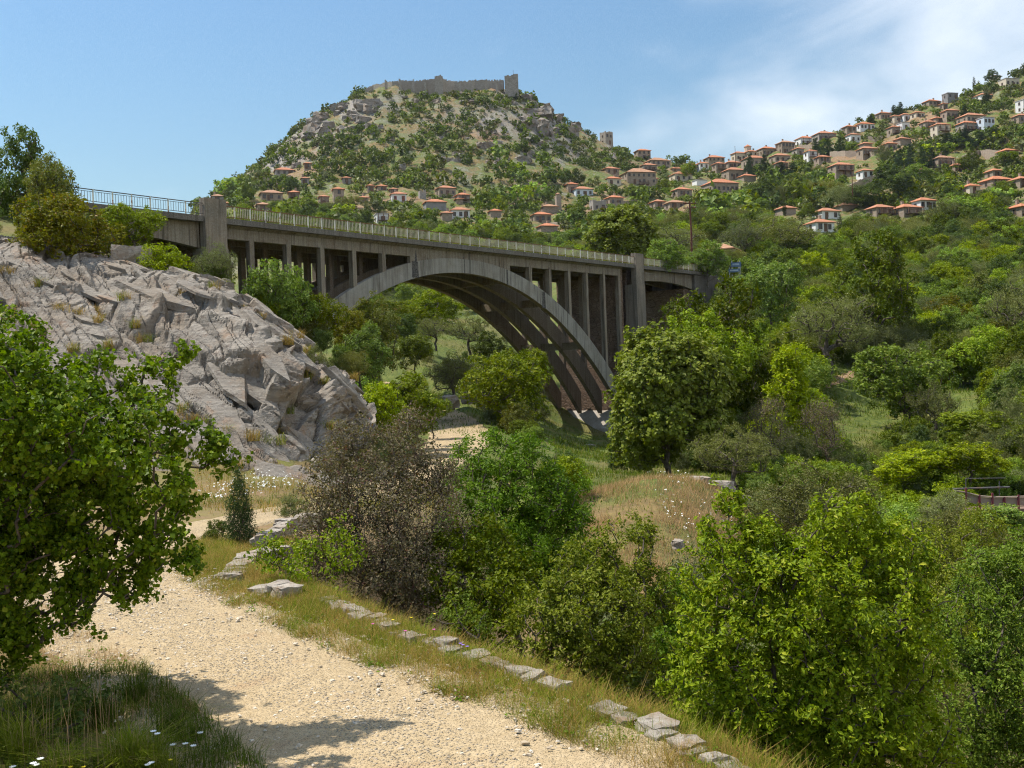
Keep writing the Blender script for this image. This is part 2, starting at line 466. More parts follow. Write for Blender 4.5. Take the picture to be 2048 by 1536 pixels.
def ground_at(px, py, y0=6.0, y1=900.0):
    """first meeting of the sight line with the ground"""
    Y = _mYs[(_mYs >= y0) & (_mYs <= y1)]
    p = PP(px, py, 1.0)
    hit = np.nonzero(p[2] * Y <= height(p[0] * Y, Y))[0]
    y = Y[hit[0]] if len(hit) else Y[-1]
    return np.array([p[0] * y, y, h1(p[0] * y, y)])

def ground_material():
    k = NT('ground')
    P = k.n('ShaderNodeNewGeometry').outputs['Position']
    yy_ = k.n('ShaderNodeSeparateXYZ', {0: P}).outputs[1]
    far = k.ramp(yy_, 110, 330)
    near = k.ramp(k.n('ShaderNodeSeparateXYZ', {0: P}).outputs[1], 26, 48, 1, 0)
    nz = k.n('ShaderNodeSeparateXYZ', {0: k.n('ShaderNodeNewGeometry').outputs['Normal']}).outputs[2]
    big = k.noise(0.022, 5, 0.6, P)
    mid = k.noise(0.16, 5, 0.65, P)
    fine = k.noise(1.9, 5, 0.7, P)
    grit = k.noise(14, 3, 0.7, P)
    green = k.mix(k.ramp(fine, 0.35, 0.65), (0.060, 0.088, 0.014), (0.125, 0.150, 0.026))
    straw = k.mix(k.ramp(fine, 0.3, 0.7), (0.130, 0.098, 0.036), (0.225, 0.160, 0.060))
    soil = k.mix(k.ramp(grit, 0.35, 0.65), (0.20, 0.110, 0.058), (0.32, 0.20, 0.115))
    rock = k.mix(k.ramp(fine, 0.35, 0.7), (0.17, 0.150, 0.130), (0.38, 0.345, 0.30))
    c = k.mix(k.ramp(k.math('ADD', mid, k.math('MULTIPLY', far, 0.02)), 0.48, 0.60), green, straw)
    c = k.mix(k.ramp(k.math('ADD', k.math('MULTIPLY', big, 0.6), k.math('MULTIPLY', k.noise(0.07, 4, 0.6, P), 0.4)), 0.53, 0.60, 0, 0.8), c, soil)
    band = k.math('MULTIPLY', k.ramp(yy_, 46, 64), k.ramp(yy_, 330, 260))
    c = k.mix(k.math('MULTIPLY', band, 0.62), c, green)
    speck = k.noise(0.75, 5, 0.75, P)
    c = k.mix(k.math('MULTIPLY', far, k.ramp(speck, 0.56, 0.63, 0, 0.75)), c, rock)
    c = k.mix(k.math('MULTIPLY', far, k.ramp(speck, 0.44, 0.36, 0, 0.8)), c, (0.055, 0.062, 0.020))
    c = k.mix(k.math('MULTIPLY', near, 0.7), c, k.mix(k.ramp(fine, 0.4, 0.65), soil, straw))
    rk = k.math('MULTIPLY', k.ramp(k.math('ADD', nz, k.math('MULTIPLY', mid, 0.35)), 1.06, 0.88), far)
    c = k.mix(rk, c, rock)
    h = k.math('ADD', fine, k.math('MULTIPLY', grit, 0.2))
    return k.pbr(c, 0.95, k.bump(h, 0.7, 0.12))
GROUND = ground_material()

# one sheet of land, rings growing with distance, all round to the horizon
def build_ground():
    r = np.concatenate([np.array([0.0, 1.5, 3.0]), np.exp(np.linspace(math.log(4.5), math.log(900), 300)), np.exp(np.linspace(math.log(960), math.log(9000), 22))])
    a = np.concatenate([np.linspace(-180, -44, 40)[:-1], np.linspace(-44, -34, 20)[:-1], np.linspace(-34, 34, 360), np.linspace(34, 44, 20)[1:], np.linspace(44, 180, 40)[1:-1]])
    a = np.radians(a)
    RR, AA = np.meshgrid(r, a, indexing='ij')
    X, Y = RR * np.sin(AA), RR * np.cos(AA)
    Z = height(X, Y)
    back = sstep(25, -20, Y) if False else 0
    # behind the camera: calm land
    m = Y < 6
    w = sstep(6, -14, Y)
    Z = np.where(m, Z * (1 - w) + np.clip(Z, -7.5, 2.0) * w, Z)
    Z = np.where(RR > 900, Z * 0 + np.interp(RR, [900, 1600, 9000], [0, 0, -40]) + sstep(1500, 900, RR) * Z, Z)
    n, mcol = len(r), len(a)
    idx = np.arange(n * mcol).reshape(n, mcol)
    nx = np.roll(idx, -1, axis=1)
    f = np.stack([idx[:-1], idx[1:], nx[1:], nx[:-1]], -1).reshape(-1, 4)
    me = mesh_np('ground', np.stack([X, Y, Z], -1).reshape(-1, 3), f, GROUND, smooth=True)
    return tag(link('ground', me), kind='structure')
build_ground()

# ---------------------------------------------------------------- gravel road
def road_material():
    k = NT('gravel_road')
    P = k.n('ShaderNodeNewGeometry').outputs['Position']
    ac = k.n('ShaderNodeAttribute', attribute_name='across').outputs['Fac']
    rut = k.ramp(k.math('ABSOLUTE', k.math('SUBTRACT', k.math('ABSOLUTE', ac), 0.46)), 0.05, 0.30)
    big = k.math('ADD', k.math('MULTIPLY', k.noise(0.55, 4, 0.6, P), 0.8), k.math('MULTIPLY', rut, 0.17))
    peb = k.n('ShaderNodeTexVoronoi', {'Vector': P, 'Scale': 26.0}, feature='F1')
    peb2 = k.n('ShaderNodeTexVoronoi', {'Vector': P, 'Scale': 60.0}, feature='F1')
    dust = k.mix(k.ramp(k.noise(9, 4, 0.7, P), 0.3, 0.7), (0.365, 0.270, 0.148), (0.465, 0.355, 0.208))
    stone = k.mix(k.n('ShaderNodeSeparateColor', {0: peb.outputs['Color']}).outputs[0], (0.28, 0.222, 0.155), (0.49, 0.418, 0.325))
    c = k.mix(k.math('MULTIPLY', k.ramp(peb.outputs['Distance'], 0.42, 0.20), k.ramp(big, 0.40, 0.62, 0.15, 0.95)), dust, stone)
    c = k.mix(k.ramp(k.noise(1.6, 5, 0.6, P), 0.56, 0.75, 0, 0.45), c, (0.34, 0.215, 0.115))
    h = k.math('ADD', k.math('MULTIPLY', k.ramp(peb.outputs['Distance'], 0.5, 0.0), k.ramp(big, 0.35, 0.65, 0.3, 1)), k.math('MULTIPLY', k.ramp(peb2.outputs['Distance'], 0.5, 0), 0.35))
    return k.pbr(c, 0.95, k.bump(h, 0.9, 0.035))
ROADMAT = road_material()
def build_road():
    n, w = 1000, 31
    d = _dense(ROAD, n)
    tan = np.gradient(d[:, :2], axis=0); tan /= np.linalg.norm(tan, axis=1)[:, None]
    nor = np.stack([tan[:, 1], -tan[:, 0]], -1)
    s = np.linspace(-1, 1, w)
    arc = np.concatenate([[0], np.cumsum(np.hypot(*np.diff(d[:, :2], axis=0).T))])
    jl = 1 + 0.10 * fbm(arc * 0.8, arc * 0, oct=4); jr = 1 + 0.10 * fbm(arc * 0.8 + 50, arc * 0, oct=4)
    ww = np.where(s[None] > 0, jr[:, None], jl[:, None])
    off = s[None] * d[:, 3:4] * ww * 1.06
    X = d[:, 0:1] + nor[:, 0:1] * off; Y = d[:, 1:2] + nor[:, 1:2] * off
    e = np.abs(s)[None]
    Z = d[:, 2:3] + 0.015 + 0.02 * fbm(X * 1.3, Y * 1.3, oct=4) - 0.025 * np.exp(-((e - 0.5) / 0.16) ** 2) - 0.11 * sstep(0.86, 1.0, e)
    idx = np.arange(n * w).reshape(n, w)
    f = np.stack([idx[:-1, :-1], idx[:-1, 1:], idx[1:, 1:], idx[1:, :-1]], -1).reshape(-1, 4)
    me = mesh_np('gravel_road', np.stack([X, Y, Z], -1).reshape(-1, 3), f, ROADMAT, smooth=True)
    at_ = me.attributes.new('across', 'FLOAT', 'POINT')
    at_.data.foreach_set('value', (np.broadcast_to(s[None], X.shape) + 0.12 * fbm(X * .5, Y * .5, oct=2)).astype(np.float32).ravel())
    tag(link('gravel_road', me), kind='structure')
build_road()

# ---------------------------------------------------------------- rock outcrop
def rock_material(name, a, b, c, sc=1.0):
    k = NT(name)
    P = k.n('ShaderNodeNewGeometry').outputs['Position']
    v = k.n('ShaderNodeMapping', {'Vector': P, 'Rotation': (0.3, 0.55, 0.2), 'Scale': (0.5 * sc, 0.8 * sc, 3.0 * sc)}).outputs[0]
    layer = k.noise(1.5, 7, 0.68, v)
    blot = k.noise(0.55 * sc, 6, 0.65, P)
    fine = k.noise(7 * sc, 6, 0.7, P)
    col = k.mix(k.ramp(layer, 0.32, 0.68), a, b)
    col = k.mix(k.ramp(blot, 0.46, 0.60, 0, 0.85), col, c)
    col = k.mix(k.ramp(fine, 0.55, 0.74, 0, 0.5), col, (0.55, 0.505, 0.44))          # lichen and bleached edges
    col = k.mix(k.ramp(k.noise(3.0 * sc, 5, 0.7, P), 0.52, 0.66, 0, 0.75), col, (0.105, 0.082, 0.066))
    col = k.mix(k.ramp(k.noise(0.9 * sc, 5, 0.65, P), 0.55, 0.70, 0, 0.6), col, (0.29, 0.185, 0.115))
    h = k.math('ADD', k.math('MULTIPLY', layer, 1.2), k.math('MULTIPLY', fine, 0.6))
    return k.pbr(col, 0.92, k.bump(h, 0.85, 0.10 / sc))
ROCK = rock_material('limestone', (0.185, 0.162, 0.132), (0.310, 0.274, 0.226), (0.218, 0.178, 0.134))
NET = [
 [(-200, 1030, 32), (0, 1020, 32), (200, 1010, 33), (400, 1000, 34), (530, 985, 35), (650, 945, 37.5), (742, 865, 43)],
 [(-200, 860, 36), (0, 860, 36), (200, 850, 36.8), (400, 845, 37.6), (530, 865, 37.8), (655, 872, 40), (752, 842, 46)],
 [(-200, 710, 40), (0, 705, 40), (200, 695, 40.6), (400, 700, 41.2), (560, 745, 41), (685, 790, 43.5), (752, 822, 49)],
 [(-200, 575, 44.5), (0, 572, 44.5), (200, 592, 45), (400, 622, 45.2), (560, 678, 45), (682, 752, 47.5), (738, 800, 53)],
 [(-200, 468, 49), (0, 474, 49), (200, 505, 49.5), (390, 568, 48.5), (520, 622, 49.5), (642, 705, 51), (716, 775, 56)],
 [(-200, 450, 56), (0, 462, 56), (200, 498, 56), (390, 566, 54), (520, 622, 55), (642, 712, 57), (700, 785, 60)],
]
def unit_(v):
    return v / np.linalg.norm(v)
def build_rock():
    net = np.array([[PP(*q) for q in row] for row in NET])
    pxn = np.array(NET, float)[:, :, :2]
    def cat(A, t):                                         # Catmull-Rom along axis 0
        n = len(A)
        i = np.clip(np.floor(t).astype(int), 0, n - 2); f = (t - i)
        sh = (-1,) + (1,) * (A.ndim - 1)
        f = f.reshape(sh)
        p0, p1, p2, p3 = A[np.clip(i - 1, 0, n - 1)], A[i], A[i + 1], A[np.clip(i + 2, 0, n - 1)]
        return 0.5 * ((2 * p1) + (-p0 + p2) * f + (2 * p0 - 5 * p1 + 4 * p2 - p3) * f ** 2 + (-p0 + 3 * p1 - 3 * p2 + p3) * f ** 3)
    nv, nu = 290, 430
    def ev(A):
        B = cat(A, np.linspace(0, len(A) - 1, nv))
        return np.swapaxes(cat(np.swapaxes(B, 0, 1), np.linspace(0, A.shape[1] - 1, nu)), 0, 1)
    S = ev(net); Q = ev(pxn)
    du = np.gradient(S, axis=1); dv = np.gradient(S, axis=0)
    N = np.cross(du, dv); N /= np.linalg.norm(N, axis=2)[..., None]
    for c in range(3):
        N[..., c] = _blur(_blur(N[..., c], 41, 0), 41, 1)
    N /= np.linalg.norm(N, axis=2)[..., None]
    if N[nv // 2, nu // 2, 1] > 0:
        N = -N
    # bedding planes dip to the right: coordinate across the beds in metres
    X, Y, Z = S[..., 0], S[..., 1], S[..., 2]
    wob = 0.25 * fbm(X * 0.2, Y * 0.25, Z * 0.25, oct=3)
    s = Z * 0.86 + X * 0.47 - Y * 0.16 + wob
    l = X * 0.86 - Z * 0.47
    dsp = 0.40 * fbm(X * 0.12, Y * 0.12, Z * 0.12, oct=2)
    # thick beds, stepped
    def beds(s, thick, seed, amp, jag):
        q = s / thick + 0.35 * pnoise(l * jag, s * 0.2 + seed)
        i = np.floor(q).astype(int); f = q - i
        r = _cellr[(i * 37 + seed) & 511]
        out = (r[..., 0] - 0.5) * 1.3 + (f - 0.5) * (0.5 + r[..., 1])
        crack = np.exp(-np.minimum(f, 1 - f) ** 2 / 0.004)
        return amp * out - amp * 0.30 * crack * (r[..., 2] > 0.3)
    dsp = dsp + beds(s, 1.5, 11, 0.50, 0.10) + beds(s + 0.4, 0.45, 91, 0.19, 0.22) + beds(s, 0.15, 5, 0.055, 0.5)
    # joint blocks
    e, r1, r2 = cells(l * 0.22 + 0.3 * fbm(X * .3, Z * .3, oct=2), s * 0.75)
    dsp = dsp + (r1 - 0.5) * 0.36 - 0.20 * np.exp(-(e / 0.035) ** 2)
    e, r1, r2 = cells(l * 0.7 + 0.25 * fbm(X, Z, oct=2), s * 2.2)
    dsp = dsp + (r1 - 0.5) * 0.12 - 0.06 * np.exp(-(e / 0.06) ** 2)
    # shattered foot of the face
    foot = sstep(880, 960, Q[..., 1] + 40 * fbm(X * .3, Z * .3, oct=2)) + 0.8 * sstep(600, 680, Q[..., 0])
    e, r1, r2 = cells(l * 1.9, s * 3.2)
    dsp = dsp + np.clip(foot, 0, 1) * ((r1 - 0.5) * 0.16 - 0.08 * np.exp(-(e / 0.07) ** 2))
    dsp = dsp + 0.035 * fbm(X * 2.1, Y * 2.1, Z * 2.1, oct=4) + 0.018 * fbm(X * 9, Y * 9, Z * 9, oct=2)
    # a few slabs that stand out as in the photograph (polygons on the face)
    def poly(pts, soft):
        pts = np.array(pts, float); sd = np.full(Q.shape[:2], 1e9)
        for i in range(len(pts)):
            a, b = pts[i], pts[(i + 1) % len(pts)]
            nn = np.array([b[1] - a[1], a[0] - b[0]]); nn /= np.linalg.norm(nn)
            sd = np.minimum(sd, -((Q[..., 0] - a[0]) * nn[0] + (Q[..., 1] - a[1]) * nn[1]))
        jit = 5 * fbm(X * 1.5, Z * 1.5, oct=3)
        return sstep(-soft, soft, sd + jit)
    for pts, amp in (([(330, 655), (430, 650), (608, 728), (596, 790), (560, 792), (440, 735)], 0.55),
                     ([(455, 738), (520, 742), (540, 765), (520, 800), (470, 790)], -0.75),
                     ([(300, 610), (400, 600), (590, 690), (608, 720), (470, 680)], 0.35),
                     ([(360, 570), (450, 585), (470, 615), (440, 640), (380, 610)], 0.5),
                     ([(250, 560), (310, 570), (330, 620), (270, 650), (235, 620)], 0.45),
                     ([(590, 790), (640, 740), (650, 800), (590, 860), (560, 850)], -0.5),
                     ([(100, 530), (170, 525), (190, 570), (110, 575)], 0.35)):
        dsp = dsp + amp * poly(pts if np.cross(np.subtract(pts[1], pts[0]), np.subtract(pts[2], pts[1])) > 0 else pts[::-1], 5)
    edge = sstep(0, 0.05, np.linspace(0, 1, nu))[None] * sstep(1.0, 0.97, np.linspace(0, 1, nu))[None]
    S = S + N * (dsp * (0.25 + 0.75 * edge))[..., None]
    idx = np.arange(nv * nu).reshape(nv, nu)
    f = np.stack([idx[:-1, :-1], idx[:-1, 1:], idx[1:, 1:], idx[1:, :-1]], -1).reshape(-1, 4)
    ro = tag(link('rock_outcrop', mesh_np('rock_outcrop', S.reshape(-1, 3), f, ROCK)), kind='structure')
    # single slabs of the bedding, lying on the dip slope and breaking off along its joints
    rr = np.random.RandomState(71)
    protos = []
    for i in range(10):
        n = rr.randint(4, 7)
        a = np.sort((np.arange(n) + rr.uniform(-.28, .28, n)) / n * 6.283)
        rad = rr.uniform(.8, 1.15, n)
        xy = np.stack([np.cos(a) * rad, np.sin(a) * rad], -1)
        tilt = rr.uniform(-.25, .25, 2)
        top = np.concatenate([xy * .96, (0.5 + xy @ tilt)[:, None]], 1); bot = np.concatenate([xy * 1.05, np.full((n, 1), -.9)], 1)
        inn = np.concatenate([xy * .78, (0.62 + xy @ tilt * .9)[:, None] + rr.normal(size=(n, 1)) * .05], 1)
        v = np.concatenate([bot, top, inn])
        j = np.arange(n); k_ = (j + 1) % n
        q = np.concatenate([np.stack([j, k_, k_ + n, j + n], -1), np.stack([j + n, k_ + n, k_ + 2 * n, j + 2 * n], -1)])
        protos.append(mesh_np('rock_slab', v, [q, (np.arange(n) + 2 * n)[None]], ROCK))
    m = 0
    while m < 120:
        iv, iu = rr.randint(8, nv - 50), rr.randint(16, nu - 12)
        p, q = S[iv, iu], Q[iv, iu]
        if q[0] < -60:
            continue
        m += 1
        big = rr.rand() < .22
        tx = unit_(S[min(iv + 0, nv - 1), min(iu + 7, nu - 1)] - p + (S[max(iv - 7, 0), iu] - p) * (0.72 + .14 * rr.normal()))
        nz_ = unit_(N[iv, iu] + rr.normal(size=3) * .05)
        ty = unit_(np.cross(nz_, tx)); tx = np.cross(ty, nz_)
        L_ = rr.uniform(1.4, 2.8) if big else rr.uniform(.5, 1.4)
        W_ = L_ * rr.uniform(.16, .36); T_ = rr.uniform(.07, .24) * (1.3 if big else 1)
        o = link('rock_slab', protos[rr.randint(10)], ro)
        o.matrix_world = Matrix(((tx[0] * L_, ty[0] * W_, nz_[0] * T_, p[0]), (tx[1] * L_, ty[1] * W_, nz_[1] * T_, p[1]), (tx[2] * L_, ty[2] * W_, nz_[2] * T_, p[2]), (0, 0, 0, 1)))
    return S, Q
ROCK_S, ROCK_Q = build_rock()
def rock_at(px, py):
    d = (ROCK_Q[..., 0] - px) ** 2 + (ROCK_Q[..., 1] - py) ** 2
    return ROCK_S.reshape(-1, 3)[d.argmin()]
# ================================================================ the arch bridge
def concrete(name, base, dark, streak=0.7, warm=(0.30, 0.235, 0.165)):
    k = NT(name)
    P = k.coord('Object')
    big = k.noise(0.5, 5, 0.6, P)
    st = k.noise(1.0, 6, 0.65, k.n('ShaderNodeMapping', {'Vector': P, 'Scale': (2.6, 2.6, 0.16)}).outputs[0])
    board = k.noise(1.0, 2, 0.5, k.n('ShaderNodeMapping', {'Vector': P, 'Scale': (6.0, 6.0, 0.05)}).outputs[0])
    fine = k.noise(11, 5, 0.7, P)
    c = k.mix(k.ramp(big, 0.35, 0.68), base, warm)
    c = k.mix(k.ramp(fine, 0.35, 0.7, 0, 0.35), c, (0.42, 0.40, 0.36))
    c = k.mix(k.ramp(board, 0.4, 0.65, 0, 0.25), c, dark)
    c = k.mix(k.ramp(st, 0.50, 0.68, 0, streak), c, dark)
    return k.pbr(c, 0.93, k.bump(k.math('ADD', fine, k.math('MULTIPLY', board, 1.5)), 0.45, 0.03))
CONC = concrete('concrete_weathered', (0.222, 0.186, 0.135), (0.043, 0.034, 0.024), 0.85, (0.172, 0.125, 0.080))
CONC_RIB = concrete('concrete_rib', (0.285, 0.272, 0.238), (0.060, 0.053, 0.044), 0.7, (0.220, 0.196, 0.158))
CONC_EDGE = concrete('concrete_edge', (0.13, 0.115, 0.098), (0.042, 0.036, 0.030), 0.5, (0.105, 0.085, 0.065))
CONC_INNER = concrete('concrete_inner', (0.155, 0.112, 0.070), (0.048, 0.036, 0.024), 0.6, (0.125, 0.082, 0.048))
CONC_PYLON = concrete('concrete_pylon', (0.155, 0.130, 0.098), (0.052, 0.041, 0.030), 0.55, (0.25, 0.195, 0.14))
CONC_PALE = concrete('concrete_pale', (0.40, 0.36, 0.30), (0.20, 0.16, 0.12), 0.5, (0.33, 0.27, 0.20))
def rubble(name, a, b, joint, sc=1.0):
    k = NT(name)
    P = k.coord('Object')
    v = k.n('ShaderNodeTexVoronoi', {'Vector': k.n('ShaderNodeMapping', {'Vector': P, 'Scale': (1.6 * sc, 1.6 * sc, 2.9 * sc)}).outputs[0], 'Scale': 1.0}, feature='F1')
    e = k.n('ShaderNodeTexVoronoi', {'Vector': k.n('ShaderNodeMapping', {'Vector': P, 'Scale': (1.6 * sc, 1.6 * sc, 2.9 * sc)}).outputs[0], 'Scale': 1.0}, feature='DISTANCE_TO_EDGE')
    c = k.mix(k.n('ShaderNodeSeparateColor', {0: v.outputs['Color']}).outputs[0], a, b)
    c = k.mix(k.ramp(e.outputs['Distance'], 0.07, 0.02), c, joint)
    c = k.mix(k.ramp(k.noise(0.35 * sc, 4, 0.6, P), 0.5, 0.7, 0, 0.5), c, joint)
    return k.pbr(c, 0.95, k.bump(k.ramp(e.outputs['Distance'], 0.0, 0.12), 0.8, 0.05))
RUBBLE = rubble('rubble_wall', (0.155, 0.102, 0.068), (0.215, 0.148, 0.102), (0.09, 0.060, 0.040))
def paint(name, col, rust=(0.20, 0.085, 0.035), amt=0.58):
    k = NT(name)
    P = k.n('ShaderNodeNewGeometry').outputs['Position']
    r = k.noise(2.2, 5, 0.7, P)
    return k.pbr(k.mix(k.ramp(r, amt, amt + 0.12), col, rust), 0.7)
RAIL_PAINT = paint('railing_paint', (0.52, 0.46, 0.34))
RAIL_RUST = paint('railing_rust', (0.23, 0.115, 0.06), (0.14, 0.07, 0.04), 0.5)
RAIL_POST = paint('railing_post', (0.55, 0.55, 0.47), (0.23, 0.10, 0.05), 0.55)
STEEL = paint('dark_steel', (0.10, 0.095, 0.09), (0.16, 0.09, 0.05), 0.55)

BANG = math.atan2(0.780, 0.625)
BRIDGE = empty('arch_bridge', (-22.7, 85.0, 0.0), BANG)
tag(BRIDGE, 'weathered grey concrete arch bridge with open spandrel columns across the gully', 'bridge')
_ca, _sa = math.cos(BANG), math.sin(BANG)
def b2w(t, w, z):
    return np.array([-22.7 + _ca * t - _sa * w, 85.0 + _sa * t + _ca * w, z])
CROWN = 28.77
DECK = 13.43
def soffit(t):
    x = np.abs(np.asarray(t, float) - CROWN)
    return 10.61 - (0.0165 * x ** 2 + 2.2e-6 * x ** 4)
def extrados(t):
    x = np.abs(np.asarray(t, float) - CROWN)
    return soffit(t) + 1.44 + 0.016 * x + 0.0010 * x ** 2
RIB_W = [(-0.12, 0.50), (3.08, 3.70), (6.28, 6.90), (9.48, 10.10)]
def part(name, mat):
    class Q(MB):
        def go(s, parent=BRIDGE):
            return s.build(name, mat, parent)
    return Q()
def arch_rib(w0, w1):
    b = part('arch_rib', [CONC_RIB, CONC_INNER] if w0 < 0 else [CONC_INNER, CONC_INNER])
    ts = np.linspace(CROWN - 29.6, CROWN + 29.6, 75)
    so, ex = soffit(ts), extrados(ts)
    for i in range(len(ts) - 1):
        b.add([(ts[i], w0, so[i]), (ts[i + 1], w0, so[i + 1]), (ts[i + 1], w0, ex[i + 1]), (ts[i], w0, ex[i]),
               (ts[i], w1, so[i]), (ts[i + 1], w1, so[i + 1]), (ts[i + 1], w1, ex[i + 1]), (ts[i], w1, ex[i])],
              [(0, 1, 2, 3), (5, 4, 7, 6), (4, 5, 1, 0), (3, 2, 6, 7)])
    o = b.go()
    # the soffit and the inner side take the darker brown concrete
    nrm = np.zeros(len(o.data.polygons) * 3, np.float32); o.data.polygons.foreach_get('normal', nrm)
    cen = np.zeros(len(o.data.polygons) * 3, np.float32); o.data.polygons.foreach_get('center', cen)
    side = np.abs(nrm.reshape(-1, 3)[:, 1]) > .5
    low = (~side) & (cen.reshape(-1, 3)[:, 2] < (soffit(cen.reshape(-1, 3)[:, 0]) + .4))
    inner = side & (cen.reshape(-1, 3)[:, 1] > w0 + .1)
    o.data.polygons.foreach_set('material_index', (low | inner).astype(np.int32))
    return o
for w in RIB_W:
    arch_rib(*w)
COLS_T = [2.0, 5.9, 9.7, 13.53, 17.34, 40.2, 43.9, 47.7, 51.35, 55.1]
BEAM0 = 11.86
# deck slab with its thick edge, in lengths between the pylons
for t0, t1 in ((-26, -3.06), (-3.03, 20.0), (20.01, 40.0), (40.01, 61.4), (61.42, 79.5)):
    b = part('deck_slab', CONC_EDGE)
    b.box(t0, t1, -0.74, 10.72, 12.96, DECK)
    b.go()
b = part('road_surface', CONC_EDGE); b.box(-26, 90, 0.9, 9.0, DECK - 0.3, DECK + 0.006); b.go()
# edge and inner beams
for i, (w0, w1) in enumerate(RIB_W):
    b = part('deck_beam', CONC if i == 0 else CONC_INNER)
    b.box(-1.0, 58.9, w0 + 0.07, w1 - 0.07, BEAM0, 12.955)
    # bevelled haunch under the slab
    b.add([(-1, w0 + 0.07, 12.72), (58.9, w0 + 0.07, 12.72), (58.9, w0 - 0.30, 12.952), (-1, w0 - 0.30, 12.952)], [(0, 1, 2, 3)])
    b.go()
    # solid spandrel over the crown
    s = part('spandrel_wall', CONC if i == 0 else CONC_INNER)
    ts = np.linspace(20.94, 36.6, 22); ex = extrados(ts) - 0.02
    for k in range(len(ts) - 1):
        s.hexa([(ts[k], w0 + 0.09, ex[k]), (ts[k + 1], w0 + 0.09, ex[k + 1]), (ts[k + 1], w1 - 0.09, ex[k + 1]), (ts[k], w1 - 0.09, ex[k]),
                (ts[k], w0 + 0.09, BEAM0 + .01), (ts[k + 1], w0 + 0.09, BEAM0 + .01), (ts[k + 1], w1 - 0.09, BEAM0 + .01), (ts[k], w1 - 0.09, BEAM0 + .01)])
    s.go()
for t in COLS_T:
    for w0, w1 in RIB_W:
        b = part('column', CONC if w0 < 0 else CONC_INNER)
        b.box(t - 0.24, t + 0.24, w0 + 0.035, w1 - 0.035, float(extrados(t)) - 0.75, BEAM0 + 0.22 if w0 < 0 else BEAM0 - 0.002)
        b.go()
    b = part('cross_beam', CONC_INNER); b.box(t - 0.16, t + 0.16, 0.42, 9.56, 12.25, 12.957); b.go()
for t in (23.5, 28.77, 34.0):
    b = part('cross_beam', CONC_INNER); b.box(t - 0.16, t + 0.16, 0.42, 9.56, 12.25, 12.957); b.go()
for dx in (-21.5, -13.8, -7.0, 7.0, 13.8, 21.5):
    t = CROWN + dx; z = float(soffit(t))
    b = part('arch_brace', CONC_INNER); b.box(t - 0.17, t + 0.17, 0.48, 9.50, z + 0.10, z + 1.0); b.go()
# expansion joints with their black run-off stains on the near face
JOINT = concrete('joint_black', (0.030, 0.027, 0.026), (0.014, 0.013, 0.013), 0.5, (0.038, 0.032, 0.028))
def joint(t, ztop, w_top, w_bot):
    b = part('expansion_joint', JOINT)
    zm = float(extrados(t)); zl = float(soffit(t)) - .02
    b.hexa([(t - w_top * .5, -0.058, zm), (t + w_top * .5, -0.058, zm), (t + w_top * .5, -0.03, zm), (t - w_top * .5, -0.03, zm), (t - .03, -0.058, ztop), (t + .03, -0.058, ztop), (t + .03, -0.03, ztop), (t - .03, -0.03, ztop)])
    b.hexa([(t - w_bot, -0.128, zl), (t + w_bot * .35, -0.128, zl), (t + w_bot * .35, -0.1, zl), (t - w_bot, -0.1, zl), (t - w_bot * .8, -0.128, zm), (t + w_bot * .2, -0.128, zm), (t + w_bot * .2, -0.1, zm), (t - w_bot * .8, -0.1, zm)])
    b.go()
joint(21.75, 12.5, 0.34, 0.75)
joint(28.9, 12.3, 0.10, 0.09)
joint(36.0, 11.4, 0.08, 0.22)
joint(42.6, 10.4, 0.06, 0.5)
# pylons beside the roadway, their piers, and the walls between them
for t0, t1, foot in ((-3.04, -1.0, -2.0), (61.4, 63.35, -9.6)):
    for w0, w1 in ((-0.86, -0.12), (10.10, 10.84)):
        b = part('pylon', CONC_PYLON); b.box(t0, t1, w0, w1, 10.9, 14.88); b.go()
        b = part('pier', CONC_PYLON); b.box(t0 - 0.06, t1 + 0.06, w0 - 0.05, w1 + (1.0 if w0 < 0 else 0.05), foot, 10.9); b.go()
    b = part('pier_wall', RUBBLE); b.box(t0 + 0.5, t1 - 0.5, 0.95, 10.0, foot, 12.95); b.go()
b = part('pilaster', CONC); b.box(58.35, 58.85, -0.06, 0.44, -6.0, 12.95); b.go()
b = part('pier_wall', RUBBLE); b.box(58.86, 59.7, 0.2, 10.0, -6.0, 12.95); b.go()
# haunched side spans
def side_span(t0, t1):
    for w0, w1 in RIB_W:
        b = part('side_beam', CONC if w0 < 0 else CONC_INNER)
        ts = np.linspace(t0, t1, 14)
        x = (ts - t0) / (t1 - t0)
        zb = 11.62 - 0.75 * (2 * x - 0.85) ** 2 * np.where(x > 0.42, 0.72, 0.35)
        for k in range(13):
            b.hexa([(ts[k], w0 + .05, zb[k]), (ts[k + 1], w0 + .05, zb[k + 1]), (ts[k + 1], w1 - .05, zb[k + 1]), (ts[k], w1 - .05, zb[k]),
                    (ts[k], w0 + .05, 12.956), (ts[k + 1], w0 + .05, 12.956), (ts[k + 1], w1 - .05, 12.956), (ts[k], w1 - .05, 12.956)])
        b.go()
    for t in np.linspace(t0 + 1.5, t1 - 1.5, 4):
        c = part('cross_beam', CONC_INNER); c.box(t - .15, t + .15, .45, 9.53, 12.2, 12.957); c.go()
side_span(63.42, 77.4)
side_span(-17.5, -3.1)
b = part('abutment', CONC_EDGE)
b.box(77.45, 79.6, -0.5, 10.5, -1.0, 12.95)
b.hexa([(79.62, -0.48, 5), (88.5, -0.48, 10.5), (88.5, 10.4, 10.5), (79.62, 10.4, 5), (79.62, -0.48, 13.40), (88.5, -0.48, 13.32), (88.5, 10.4, 13.32), (79.62, 10.4, 13.40)])
b.go()
b = part('abutment_wall', RUBBLE); b.box(75.6, 77.44, 0.3, 9.8, -4.0, 11.0); b.go()
